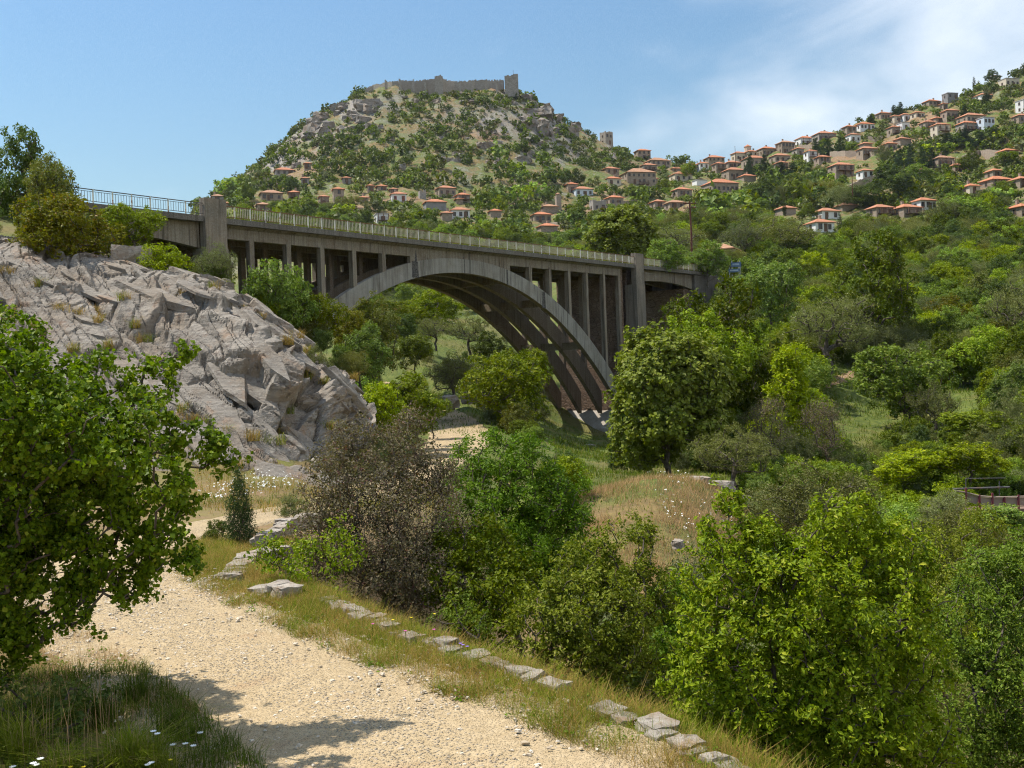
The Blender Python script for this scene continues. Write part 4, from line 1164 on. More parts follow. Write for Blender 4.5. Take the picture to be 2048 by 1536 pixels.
big_tree('shade_shrub', 'low dark shrub in the tree shade at the left of the road', 'shrub',
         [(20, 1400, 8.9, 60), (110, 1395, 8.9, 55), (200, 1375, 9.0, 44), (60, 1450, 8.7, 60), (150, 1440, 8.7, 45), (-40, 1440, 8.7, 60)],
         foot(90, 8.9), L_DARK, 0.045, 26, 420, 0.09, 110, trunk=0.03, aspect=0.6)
big_tree('gully_shrub', 'mid green shrub filling the gap between oak shrub and tall glossy shrub', 'shrub',
         [(1350, 1220, 13.6, 60), (1380, 1290, 13.2, 70), (1340, 1320, 13.2, 60), (1400, 1200, 13.8, 46)],
         foot(1370, 13.6), L_FINE, 0.055, 18, 1100, 0.085, 111, trunk=0.04, aspect=0.55)
big_tree('sage_bush', 'pale yellow-green bush between the tall glossy shrub and the corner sapling', 'shrub',
         [(1880, 1130, 16, 60), (1930, 1100, 16.4, 60), (1900, 1200, 15.4, 70), (1850, 1080, 16.6, 50), (1960, 1060, 17, 50), (1880, 1260, 15, 60)],
         foot(1900, 16), L_OAK, 0.052, 18, 1000, 0.10, 112, trunk=0.04, aspect=0.5)
# ================================================================ the village and the castle on the far hill
def stone_house_mat(name, a, b, joint):
    k = NT(name)
    P = k.coord('Object')
    v = k.n('ShaderNodeTexVoronoi', {'Vector': k.n('ShaderNodeMapping', {'Vector': P, 'Scale': (1.8, 1.8, 3.0)}).outputs[0], 'Scale': 1.0}, feature='F1')
    orr = k.n('ShaderNodeObjectInfo').outputs['Random']
    c = k.mix(k.n('ShaderNodeSeparateColor', {0: v.outputs['Color']}).outputs[0], a, b)
    c = k.mix(k.ramp(k.noise(0.5, 4, 0.6, P), 0.45, 0.7, 0, 0.6), c, joint)
    c = k.mix(k.math('MULTIPLY', orr, 0.5), c, (0.36, 0.30, 0.235))
    return k.pbr(c, 0.95)
W_STONE = stone_house_mat('wall_stone', (0.24, 0.185, 0.135), (0.36, 0.285, 0.215), (0.19, 0.145, 0.105))
W_GREY = stone_house_mat('wall_grey', (0.24, 0.225, 0.205), (0.34, 0.315, 0.285), (0.19, 0.175, 0.155))
W_RUIN = stone_house_mat('wall_ruin', (0.25, 0.225, 0.195), (0.38, 0.345, 0.30), (0.17, 0.15, 0.125))
def plain(name, col, rough=0.85, var=0.12, sc=0.6):
    k = NT(name)
    n = k.noise(sc, 5, 0.65, k.n('ShaderNodeNewGeometry').outputs['Position'])
    return k.pbr(k.mix(k.ramp(n, 0.35, 0.7), col, tuple(c * (1 - var * 2.5) for c in col)), rough)
W_WHITE = plain('wall_white', (0.74, 0.73, 0.70), var=0.05)
W_CREAM = plain('wall_cream', (0.60, 0.52, 0.40), var=0.06)
W_PLASTER = plain('wall_plaster', (0.27, 0.26, 0.25))
W_BLUE = plain('wall_blue', (0.58, 0.64, 0.70), var=0.05)
GLASS = NT('window_glass'); GLASS = GLASS.pbr((0.035, 0.04, 0.045), 0.25, spec=0.5)
FRAME = plain('window_frame', (0.22, 0.15, 0.10))
SHUT_RED = plain('shutter_red', (0.42, 0.06, 0.04))
TIMBER = plain('balcony_timber', (0.16, 0.095, 0.06))
def tile_mat(name, a, b):
    k = NT(name)
    P = k.coord('Object')
    n = k.noise(1.3, 5, 0.7, P)
    row = k.n('ShaderNodeTexWave', {'Vector': P, 'Scale': 1.6, 'Distortion': 1.5, 'Detail': 1.0}, bands_direction='X')
    orr = k.n('ShaderNodeObjectInfo').outputs['Random']
    c = k.mix(k.ramp(n, 0.35, 0.68), a, b)
    c = k.mix(k.ramp(row.outputs['Fac'], 0.3, 0.0, 0, 0.4), c, (0.20, 0.075, 0.035))
    c = k.mix(k.math('MULTIPLY', orr, 0.5), c, (0.36, 0.20, 0.125))
    return k.pbr(c, 0.85, k.bump(row.outputs['Fac'], 0.5, 0.06))
TILE = tile_mat('roof_tile', (0.44, 0.150, 0.070), (0.60, 0.245, 0.120))
TILE_OLD = tile_mat('roof_tile_old', (0.36, 0.185, 0.10), (0.50, 0.29, 0.17))
FLATROOF = plain('roof_flat', (0.42, 0.40, 0.37))
MATS_W = {'s': W_STONE, 'g': W_GREY, 'w': W_WHITE, 'c': W_CREAM, 'p': W_PLASTER, 'b': W_BLUE, 'r': W_RUIN}
_win = {}
def window_mesh(w, h, shut=False):
    key = (round(w, 1), round(h, 1), shut)
    if key not in _win:
        m = MB(); m.box(-w / 2, w / 2, -0.02, 0.05, 0, h)
        fr = MB()
        for x0, x1, z0, z1 in ((-w / 2 - .12, -w / 2, -.1, h + .1), (w / 2, w / 2 + .12, -.1, h + .1), (-w / 2, w / 2, -.12, 0), (-w / 2, w / 2, h, h + .12), (-.04, .04, 0, h)):
            fr.box(x0, x1, -0.09, 0.04, z0, z1)
        _win[key] = (m.mesh('pane', GLASS), fr.mesh('window', SHUT_RED if shut else FRAME))
    return _win[key]
_chim = MB(); _chim.box(-.35, .35, -.3, .3, 0, 1.5); _chim.box(-.42, .42, -.37, .37, 1.5, 1.65); CHIM = _chim.mesh('chimney', W_STONE)
_door = MB(); _door.box(-.55, .55, -.08, .03, 0, 2.2); DOOR = _door.mesh('door', TIMBER)
HN = [0]
def house(x0, x1, eave, base, wall, roof, label, yaw=18, fl='', Y=None, cat='house', deep=0.72):
    """picture columns x0..x1, row of the eaves and row where the wall meets the ground"""
    HN[0] += 1
    rr = random.Random(HN[0] * 77 + int(x0))
    yaw = math.radians(yaw + rr.uniform(-5, 5))
    pc = (x0 + x1) / 2
    if Y is None:
        g = ground_at(pc, base, 120, 680)
        Y = g[1]
    p = PP(pc, base, Y)
    px = Y / F
    W = (x1 - x0) * px / (math.cos(yaw) + deep * abs(math.sin(yaw)))
    D = W * deep
    if D < 4.5:
        D = min(4.5, W * 1.1)
    Hh = max(2.4, (base - eave) * px)
    root = empty(label and 'house' if cat == 'house' else cat.replace(' ', '_'), (p[0], p[1] + D * 0.35, p[2]), yaw)
    tag(root, label, cat, 'houses of the hillside village' if cat == 'house' else None)
    wm = MATS_W[wall]
    b = MB(); b.box(-W / 2, W / 2, -D / 2, D / 2, -4.0 if 'z' not in fl else -.5, Hh)
    b.build('wall', wm, root)
    o = 0.45
    rh = min(W, D) * 0.27
    if roof in 'th':                                   # hipped
        r = MB(); e = min(W, D) / 2
        if W >= D:
            rid = [(-W / 2 + e, 0), (W / 2 - e, 0)]
        else:
            rid = [(0, -D / 2 + e), (0, D / 2 - e)]
        (ax, ay), (bx, by) = rid
        X, Z0, Z1 = W / 2 + o, Hh + 0.003, Hh + 0.16
        q = D / 2 + o
        v = [(-X, -q, Z0), (X, -q, Z0), (X, q, Z0), (-X, q, Z0), (-X, -q, Z1), (X, -q, Z1), (X, q, Z1), (-X, q, Z1), (ax, ay, Z1 + rh), (bx, by, Z1 + rh)]
        fs = [(3, 2, 1, 0), (0, 1, 5, 4), (1, 2, 6, 5), (2, 3, 7, 6), (3, 0, 4, 7)]
        if W >= D:
            fs += [(4, 5, 9, 8), (5, 6, 9), (6, 7, 8, 9), (7, 4, 8)]
        else:
            fs += [(4, 5, 8), (5, 6, 9, 8), (6, 7, 9), (7, 4, 8, 9)]
        r.add(v, fs)
        ro = r.build('roof', TILE_OLD if roof == 'h' else TILE, root)
        if 'n' not in fl and rr.random() < 0.5:
            link('chimney', CHIM, ro, loc=(W * rr.uniform(-.3, .3), D * 0.12, Hh + rh * 0.6))
    elif roof == 'f':
        r = MB(); r.box(-W / 2 - .2, W / 2 + .2, -D / 2 - .2, D / 2 + .2, Hh + 0.003, Hh + .3); r.build('roof', FLATROOF, root)
    elif roof == 'x':                                  # roofless ruin, broken wall heads
        r = MB()
        for i in range(10):
            a = -W / 2 + W * i / 10
            r.box(a, a + W / 10, -D / 2, -D / 2 + .6, Hh + .003, Hh + .1 + rr.uniform(0, 1.3))
        for i in range(6):
            a = -D / 2 + .6 + (D - .6) * i / 6
            r.box(-W / 2, -W / 2 + .6, a, a + (D - .6) / 6, Hh + .003, Hh + .1 + rr.uniform(0, 1.1))
            r.box(W / 2 - .6, W / 2, a, a + (D - .6) / 6, Hh + .003, Hh + .1 + rr.uniform(0, 1.1))
        r.build('broken_wall_head', wm, root)
    st = max(1, int(round(Hh / 2.9)))
    if 'o' not in fl and (x1 - x0) > 9 and (base - eave) > 4:
        for s in range(st):
            n = max(1, min(6, int(W / (2.5 if 'd' not in fl else 1.9))))
            for i in range(n):
                if s == 0 and st > 1 and rr.random() < 0.5:
                    continue
                x = -W / 2 + W * (i + .5) / n + rr.uniform(-.2, .2)
                z = s * (Hh / st) + (Hh / st) * 0.30
                ww, hh = rr.choice(((0.9, 1.3), (0.8, 1.2), (1.0, 1.5)))
                hh = min(hh, Hh / st * 0.58)
                pane, frm = window_mesh(ww, hh, 'e' in fl and s == st - 1)
                wo = link('window', frm, root, loc=(x, -D / 2 - 0.01, z))
                link('pane', pane, wo)
            for i in range(max(1, n // 2)):
                y = -D / 2 + D * (i + .5) / max(1, n // 2)
                pane, frm = window_mesh(0.8, min(1.2, Hh / st * .55))
                wo = link('window', frm, root, loc=(-W / 2 - 0.01, y, s * Hh / st + Hh / st * .3), rotz=-math.pi / 2)
                link('pane', pane, wo)
        link('door', DOOR, root, loc=(W * rr.uniform(-.3, .3), -D / 2 - 0.012, 0))
    if 'k' in fl:                                      # balcony
        z = Hh * (0.5 if st > 1 else 0.25)
        m = MB(); m.box(-W * .42, W * .42, -D / 2 - 1.5, -D / 2 + .02, z - .18, z)
        bo = m.build('balcony', TIMBER, root)
        m = MB(); m.box(-W * .42, W * .42, -D / 2 - 1.5, -D / 2 - 1.42, z + .9, z + 1.0)
        for i in range(12):
            x = -W * .42 + W * .84 * i / 11
            m.box(x - .04, x + .04, -D / 2 - 1.48, -D / 2 - 1.43, z, z + .9)
        m.build('balustrade', TIMBER, bo)
        for x in (-W * .41, 0, W * .41):
            m = MB(); m.box(x - .1, x + .1, -D / 2 - 1.46, -D / 2 - 1.28, z, Hh); m.build('post', TIMBER, bo)
    return root
HOUSES = [
 # x0, x1, eave row, base row, wall, roof, flags, label
 (419, 446, 395, 404, 'g', 'h', '', 'grey cottage with faded tile roof just above the left pylon'),
 (440, 456, 414, 420, 's', 't', 'o', 'low tile roof peeping over the railing right of the left pylon'),
 (544, 588, 341, 352, 'g', 't', '', 'long grey farmhouse with orange roof alone high on the left shoulder of the hill'),
 (606, 621, 329, 338, 's', 't', '', 'tiny square hut with orange roof, highest building under the left crags'),
 (600, 617, 357, 371, 'g', 't', '', 'narrow tower house with orange cap above the dark round tree'),
 (514, 564, 387, 402, 's', 'h', '', 'wide low stone house with pale roof, left of the dark round tree on the hill'),
 (574, 597, 389, 398, 's', 't', 'k', 'small house with red roof below the dark round tree on the hill'),
 (635, 656, 394, 414, 's', 't', 'k', 'tall brown stone house immediately left of the square stone tower house'),
 (663, 687, 379, 405, 's', 't', '', 'tallest square stone tower house with orange cap above the railing'),
 (682, 700, 361, 368, 'g', 't', '', 'little house with red roof uphill behind the square stone tower house'),
 (713, 735, 400, 409, 'g', 't', '', 'low grey house with orange pyramid roof right of the square stone tower house'),
 (509, 537, 414, 424, 's', 'h', '', 'stone house with tan roof directly over the left stretch of railing'),
 (732, 747, 376, 384, 's', 't', '', 'small stone house, left one of a pair with orange roofs above the olive rows'),
 (750, 772, 376, 385, 's', 't', '', 'small stone house, right one of a pair with orange roofs above the olive rows'),
 (777, 794, 379, 391, 's', 't', 'k', 'reddish brick house behind the white house with red shutters'),
 (778, 812, 389, 404, 'w', 't', 'e', 'white house with orange roof and bright red shutters'),
 (836, 851, 387, 399, 'g', 'x', 'o', 'small roofless grey ruin between the white red-shuttered house and the long stone house'),
 (869, 911, 377, 393, 's', 't', 'd', 'long stone house with a row of upper windows under the middle of the hill'),
 (909, 938, 394, 403, 'g', 't', 'k', 'grey house with orange roof and dark porch, right of the long windowed stone house'),
 (844, 892, 405, 419, 'p', 't', 'o', 'broad house with bare grey plaster walls and flat-looking orange roof'),
 (896, 939, 421, 437, 'w', 't', 'd', 'white house with blue windows and orange roof above the middle of the railing'),
 (880, 903, 436, 441, 's', 't', 'o', 'low orange shed roof touching the white house with blue windows'),
 (747, 776, 429, 446, 'w', 'f', 'k', 'white flat-roofed house with balcony close above the railing'),
 (909, 925, 406, 411, 's', 't', 'o', 'small red shed roof below the grey house with dark porch'),
 (976, 1001, 430, 436, 's', 't', 'o', 'red roof half hidden in trees right of the white house with blue windows'),
 (1203, 1238, 341, 348, 's', 't', '', 'red-roofed house half hidden by trees below the ruined tower'),
 (1241, 1312, 346, 369, 's', 'h', 'd', 'very long stone mansion with pale roof at the left end of the upper village'),
 (1208, 1242, 358, 371, 'c', 't', '', 'cream house with a big dark arch left of the long stone mansion'),
 (1265, 1297, 362, 372, 's', 't', 'k', 'dark timber-fronted house standing before the long stone mansion'),
 (1287, 1315, 358, 372, 's', 't', '', 'stone house at the right front corner of the long stone mansion'),
 (1130, 1154, 369, 385, 's', 't', '', 'stone house just uphill of the blue-white house below the dark grove'),
 (1142, 1186, 379, 393, 'b', 't', '', 'bluish white house with orange roof below the dark grove'),
 (1080, 1115, 416, 426, 's', 'h', 'o', 'little church with a low dome beside the slim bell tower'),
 (1060, 1102, 430, 445, 's', 't', 'd', 'stone house with four upper windows below the slim bell tower'),
 (1073, 1115, 456, 467, 's', 't', 'o', 'house with pyramid orange roof nearest above the railing, mid bridge'),
 (1180, 1212, 404, 424, 'g', 'x', '', 'roofless grey stone shell at the end of the walled lane'),
 (1210, 1247, 396, 412, 's', 't', '', 'stone house with bright orange roof above the curved lane wall'),
 (1269, 1301, 302, 319, 's', 't', '', 'square stone house highest at the saddle, right of the ruined tower'),
 (1289, 1341, 322, 332, 's', 'h', '', 'low stone barn just under the square house at the saddle'),
 (1279, 1313, 331, 343, 'g', 't', 'k', 'house with wide orange roof and balcony below the low stone barn'),
 (1337, 1366, 338, 347, 's', 't', '', 'small house with tent-like orange roof in the saddle'),
 (1372, 1394, 330, 342, 'g', 't', '', 'dark stone house on the saddle skyline, left of the twin-chimney house'),
 (1393, 1416, 327, 337, 'w', 't', '', 'pale house squeezed left against the twin-chimney house'),
 (1409, 1449, 316, 332, 's', 't', '', 'tall twin-chimney stone house on the saddle skyline'),
 (1426, 1450, 328, 349, 's', 't', 'k', 'balconied house in front of the twin-chimney house'),
 (1447, 1483, 326, 337, 's', 't', '', 'stone house row end just below the church with the cupola'),
 (1340, 1385, 349, 363, 'c', 't', '', 'cream double house with two orange pyramid roofs'),
 (1446, 1492, 341, 359, 's', 't', '', 'buttressed stone house with orange roof below the church with the cupola'),
 (1407, 1478, 367, 387, 's', 't', 'd', 'very long house with orange roof and glazed front in the lower village'),
 (1344, 1384, 380, 393, 's', 't', '', 'stone house with orange roof left of the very long glazed house'),
 (1302, 1329, 404, 417, 's', 't', '', 'stone house with red roof at the end of the lane wall'),
 (1330, 1371, 409, 419, 's', 'h', '', 'low stone house with pale roof just left of the utility pole top'),
 (1386, 1414, 361, 373, 'w', 'f', 'o', 'white flat-roofed shed below the balconied house'),
 (1488, 1519, 304, 314, 'c', 't', '', 'cream house joined to the right side of the church with the cupola'),
 (1516, 1554, 298, 313, 's', 't', 'd', 'stone house with many windows right of the church with the cupola'),
 (1486, 1531, 317, 333, 's', 't', '', 'stone house with timber bay under the church with the cupola'),
 (1554, 1591, 286, 307, 's', 'h', 'd', 'tall plain three-storey stone house on the ridge'),
 (1541, 1581, 312, 326, 's', 't', '', 'stone house with two orange roofs below the tall three-storey house'),
 (1551, 1576, 326, 338, 's', 't', 'k', 'dark timber house with red roof above the pines'),
 (1593, 1630, 277, 292, 'w', 't', 'k', 'white-sided house with long orange roof on the ridge'),
 (1628, 1672, 268, 283, 'g', 't', 'k', 'house with two storeys of balconies on the ridge'),
 (1587, 1607, 298, 312, 'g', 't', '', 'small grey house below the white-sided ridge house'),
 (1611, 1633, 303, 326, 'w', 't', 'k', 'narrow white house with an orange awning'),
 (1631, 1661, 316, 325, 's', 't', '', 'low house with red roof right of the awning house'),
 (1661, 1708, 331, 353, 's', 't', 'k', 'stone house with arched cellar below the long terrace wall'),
 (1717, 1755, 298, 313, 's', 't', 'k', 'stone house with loggias above the long terrace wall'),
 (1720, 1743, 291, 298, 's', 't', 'o', 'red roof just behind the house with loggias'),
 (1694, 1721, 270, 285, 'w', 't', '', 'white house with orange roof among trees below the ridge'),
 (1686, 1713, 254, 264, 's', 't', '', 'stone house with red roof, left half of a pair on the skyline'),
 (1711, 1749, 249, 260, 'w', 't', 'd', 'whitewashed house with red roof, right half of a pair on the skyline'),
 (1717, 1746, 342, 355, 'w', 't', '', 'small white house with orange roof by the olive trees'),
 (1478, 1512, 357, 363, 's', 't', 'o', 'low house with two small orange roofs right of the buttressed house'),
 (1754, 1782, 227, 239, 's', 't', '', 'stone house on the skyline left of the dark pines'),
 (1781, 1800, 233, 244, 'c', 't', '', 'cream house directly below the skyline pines'),
 (1799, 1825, 230, 242, 'w', 't', '', 'white house with big orange roof right of the cream house under the pines'),
 (1823, 1850, 226, 237, 'c', 't', '', 'cream house with orange roof at the top right of the white one'),
 (1778, 1800, 255, 271, 's', 't', 'k', 'stone house with dark porch on the straw-coloured terrace'),
 (1798, 1818, 246, 260, 'w', 'f', '', 'white flat-topped house beside the dark-porch house'),
 (1848, 1882, 203, 212, 's', 't', '', 'stone house with red roof under the umbrella pine'),
 (1888, 1916, 187, 198, 'p', 'f', '', 'unfinished grey concrete house with flat slab roof on the skyline'),
 (1881, 1895, 208, 219, 's', 't', '', 'tiny red-roofed house below the unfinished concrete house'),
 (1886, 1918, 222, 238, 's', 't', 'd', 'two-storey stone house with orange roof in the upper right village'),
 (1843, 1875, 245, 258, 's', 't', 'k', 'house with verandah and tan umbrella in the upper right village'),
 (1863, 1887, 238, 247, 's', 't', '', 'red-roofed house behind the verandah house'),
 (1866, 1900, 250, 276, 'c', 't', 'k', 'tall cream house with balcony and bright left wall'),
 (1921, 1972, 232, 247, 's', 't', 'd', 'long stone house with five windows behind the balconied house'),
 (1917, 1958, 247, 264, 'g', 't', 'k', 'balconied house with dark front, left of the pale blue house'),
 (1958, 1990, 236, 263, 'b', 'f', 'd', 'pale blue-white house with flat roof'),
 (1951, 1990, 191, 201, 'w', 't', '', 'white house with wide orange roof high on the right'),
 (1981, 2001, 153, 160, 'c', 'h', 'o', 'small pale roof on the skyline near the right edge'),
 (2003, 2039, 158, 174, 'c', 'f', '', 'boxy cream house on the skyline near the right edge'),
 (2036, 2066, 201, 225, 'w', 'f', 'k', 'white modern house with balconies cut by the right edge'),
 (2029, 2062, 232, 246, 's', 't', '', 'red-roofed house cut by the right edge below the white modern house'),
 (1767, 1793, 288, 301, 's', 't', '', 'stone house with orange roof left of the tall dark firs'),
 (1790, 1823, 281, 289, 's', 't', 'o', 'orange roof hidden behind the tall dark firs'),
 (1865, 1909, 317, 335, 's', 'h', 'k', 'house with pale orange roof right of the tall dark firs'),
 (2000, 2037, 306, 315, 's', 't', 'k', 'dark verandah house above the right terrace wall'),
 (1902, 1932, 331, 344, 's', 't', 'k', 'little house with balcony below the pale orange roof'),
 (1821, 1854, 346, 353, 's', 't', 'o', 'orange roof alone under the tall dark firs'),
 (1978, 2004, 345, 356, 's', 't', '', 'small upper house behind the broad balconied house at right'),
 (1969, 2029, 363, 375, 's', 't', 'k', 'broad house with long balcony near the right edge'),
 (1929, 1959, 373, 388, 'c', 't', '', 'cream cottage with orange roof on a rock at right'),
 (2027, 2064, 365, 374, 's', 't', '', 'house with orange roof cut by the right edge beside the broad balconied one'),
 (1827, 1873, 402, 420, 'w', 't', 'd', 'bright white house with red roof on the green slope'),
 (1629, 1681, 424, 439, 'w', 't', '', 'house with pyramid orange roof and white pillars in the lower right'),
 (1674, 1716, 416, 426, 's', 'h', 'o', 'pale roof behind the white-pillared house'),
 (1617, 1669, 446, 464, 'w', 't', '', 'white house with red roof, lowest of the village'),
 (1738, 1789, 421, 432, 's', 't', 'k', 'low house with orange roof right of the white-pillared house'),
 (1789, 1846, 423, 432, 's', 't', 'k', 'long low bungalow just below the bright white house'),
 (2027, 2066, 415, 433, 's', 't', 'k', 'house with dark balcony cut by the right edge, low on the slope'),
 (1555, 1591, 425, 432, 's', 't', 'o', 'long red roof behind the wide olive-coloured tree'),
]
for x0, x1, ev, ba, wl, rf, fl, lb in HOUSES:
    house(x0, x1, ev, ba, wl, rf, lb, fl=fl)
# the church with its cupola, the slim bell tower, the ruined watch tower
ch = house(1463, 1493, 307, 323, 'c', 't', 'cream church with an octagonal cupola on the saddle skyline', cat='church', fl='n')
def cupola(root, x, y, z, r, h, wall, tile, oct_=8):
    m = MB(); m.tube([(x, y, z), (x, y, z + h)], r, oct_); d = m.build('cupola', wall, root)
    m = MB(); m.tube([(x, y, z + h), (x, y, z + h + .15), (x, y, z + h + r * .8)], [r * 1.15, r * 1.12, 0.02], oct_); m.build('cupola_roof', tile, d)
_d = ch.location
cupola(ch, 6.0, 0, 5.0, 1.9, 3.4, W_CREAM, TILE)
g = ground_at(1116, 418, 120, 680)
bt = empty('bell_tower', tuple(g), 0.3); tag(bt, 'slim stone bell tower with a little dome above the small church', 'tower')
m = MB(); m.box(-1.0, 1.0, -1.0, 1.0, -2, 5.0); m.build('shaft', W_STONE, bt)
cupola(bt, 0, 0, 5.0, .95, 0.5, W_STONE, TILE_OLD)
house(1200, 1226, 267, 289, 'r', 'x', 'ruined square watch tower on the right shoulder of the castle hill', cat='tower', yaw=35, deep=0.85)
# old shed by the road with a sagging tile roof
house(1424, 1480, 500, 529, 's', 'h', 'old shed with pale sagging tile roof behind the bridge end', cat='shed', fl='onz', Y=168, yaw=-25)

# castle: curtain wall with ragged head, towers
CASTLE = empty('castle_ruin', tuple(PP(890, 182, 566))); tag(CASTLE, 'ruined castle with long battered curtain wall crowning the hill', 'castle')
cinv = np.array(CASTLE.location)
def ragged_wall(name, pts, thick, seed, amp=0.9):
    """pts: (px, top row, base row, depth)"""
    rng = np.random.RandomState(seed)
    pts = np.array(pts, float); n = 64
    t = np.linspace(0, len(pts) - 1, n)
    q = np.array([np.interp(t, np.arange(len(pts)), pts[:, c]) for c in range(4)]).T
    top = np.array([PP(a[0], a[1], a[3]) for a in q]) - cinv
    bot = np.array([PP(a[0], a[2], a[3]) for a in q]) - cinv
    top[:, 2] += rng.uniform(-amp, amp * .4, n) * (rng.rand(n) > .3)
    bot[:, :2] = top[:, :2]; bot[:, 2] -= 4
    m = MB()
    for i in range(n - 1):
        a, b = top[i], top[i + 1]; c, d = bot[i], bot[i + 1]
        zt = a[2]
        dir_ = unit((b - a) * [1, 1, 0]); off = np.array([-dir_[1], dir_[0], 0]) * thick
        m.hexa([c, d, d + off, c + off, (a[0], a[1], zt), (b[0], b[1], zt), (b + off)[:2].tolist() + [zt], (a + off)[:2].tolist() + [zt]])
    m.build(name, W_RUIN, CASTLE)
ragged_wall('curtain_wall', [(743, 170, 180, 572), (783, 162, 180, 562), (832, 161, 180, 560), (872, 157, 182, 558)], 2.2, 3)
ragged_wall('curtain_wall', [(885, 158, 182, 558), (908, 163, 180, 562), (949, 159, 178, 564), (1006, 160, 178, 562)], 2.2, 4)
ragged_wall('curtain_wall', [(736, 178, 194, 556), (746, 172, 194, 566)], 2.0, 5, .5)
def tower(px0, px1, top, base, Y, name='tower'):
    a = PP((px0 + px1) / 2, base, Y) - cinv; w = (px1 - px0) * Y / F / 2
    h = (base - top) * Y / F
    m = MB(); m.box(a[0] - w, a[0] + w, a[1] - w, a[1] + w, a[2] - 5, a[2] + h)
    rng = random.Random(px0)
    for i in range(6):
        x = a[0] - w + 2 * w * i / 6
        m.box(x, x + w / 3, a[1] - w, a[1] - w * .5, a[2] + h + .002, a[2] + h + rng.uniform(.1, 1.2))
    m.build(name, W_RUIN, CASTLE)
tower(870, 886, 156, 186, 556, 'buttress_tower')
for _p in (772, 800, 826, 850, 918, 944, 972, 994):
    tower(_p - 2.5, _p + 2.5, 162 + (_p % 5), 184, 558, 'buttress')
tower(1009, 1036, 156, 178, 560, 'corner_tower')
a = PP(1026, 152, 560) - cinv
m = MB(); m.tube([a, a + np.array([0, 0, 3.2])], .09, 5); m.build('mast', STEEL, CASTLE)

# terrace and lane walls
WALLS = [
 ([(1659, 316), (1690, 315), (1720, 316), (1748, 317)], 11, 'long grey terrace wall under the house with loggias'),
 ([(1702, 384), (1722, 374), (1745, 366), (1772, 360)], 13, 'pale sloping retaining wall of the village road'),
 ([(1212, 418), (1240, 415), (1274, 407)], 8, 'curved stone lane wall beside the roofless grey shell'),
 ([(1926, 322), (1960, 316), (2002, 313)], 10, 'stone terrace wall left of the dark verandah house'),
 ([(1715, 461), (1745, 459), (1776, 456)], 8, 'low roadside wall below the olive grove at right'),
 ([(508, 379), (530, 376), (562, 374)], 7, 'dry stone terrace wall above the wide low stone house'),
 ([(520, 362), (545, 360), (580, 357)], 5, 'dry stone terrace wall below the long grey farmhouse'),
 ([(1596, 297), (1612, 297), (1628, 296)], 7, 'short cream retaining wall under the white-sided ridge house'),
 ([(1408, 398), (1420, 398), (1432, 396)], 9, 'grey buttress wall below the left end of the very long glazed house'),
 ([(1735, 283), (1750, 280), (1764, 277)], 6, 'terrace wall above the straw-coloured terrace'),
 ([(1455, 428), (1500, 426), (1540, 424)], 4, 'long low wall behind the trees right of the utility pole'),
 ([(1100, 450), (1125, 452), (1150, 450)], 5, 'low wall right of the house with four upper windows'),
]
for pts, hp, lb in WALLS:
    d = [ground_at(px, py, 120, 680) for px, py in pts]
    m = MB()
    for i in range(len(d) - 1):
        for s in range(4):
            a = d[i] + (d[i + 1] - d[i]) * s / 4; b = d[i] + (d[i + 1] - d[i]) * (s + 1) / 4
            h = hp * a[1] / F
            dr = unit((b - a) * [1, 1, 0]); o = np.array([-dr[1], dr[0], 0]) * .7
            j = 0.25 * math.sin(i * 5 + s * 2.3)
            m.hexa([a - [0, 0, 3], b - [0, 0, 3], b + o - [0, 0, 3], a + o - [0, 0, 3], a + [0, 0, h + j], b + [0, 0, h], b + o + [0, 0, h], a + o + [0, 0, h + j]])
    tag(m.build('terrace_wall', W_STONE), lb, 'wall', 'terrace walls of the village')

# utility poles
def pole(px, top, base, Y, label, arms=True):
    a = PP(px, base, Y); h = (base - top) * Y / F
    r = empty('utility_pole', tuple(a)); tag(r, label, 'pole', 'utility poles')
    rad = 0.15 if arms else 0.12
    m = MB(); m.tube([(0, 0, -1), (0.1, 0, h * .5), (0, 0, h)], [rad * 1.1, rad, rad * .75], 8); m.build('shaft', POLE_WOOD, r)
    if arms:
        for i, z in enumerate((h - .35, h - 1.0)):
            m = MB(); m.box(-.95, .95, -.06, .06, z - .07, z + .07); c = m.build('cross_arm', POLE_WOOD, r)
            for x in (-.85, -.35, .35, .85):
                m = MB(); m.tube([(x, 0, z + .07), (x, 0, z + .28)], .05, 6); m.build('insulator', W_PLASTER, c)
POLE_WOOD = bark_mat('pole_wood', (0.09, 0.035, 0.025), (0.16, 0.07, 0.05))
pole(1383, 402, 532, 150, 'tall brown wooden utility pole with cross arms behind the bridge railing')
pole(1747, 438, 478, 250, 'thin brown pole in front of the low houses at right', False)
pole(1704, 335, 385, 330, 'thin dark pole at the sloping retaining wall', False)
pole(1470, 292, 322, 520, 'thin mast in front of the cream church', False)
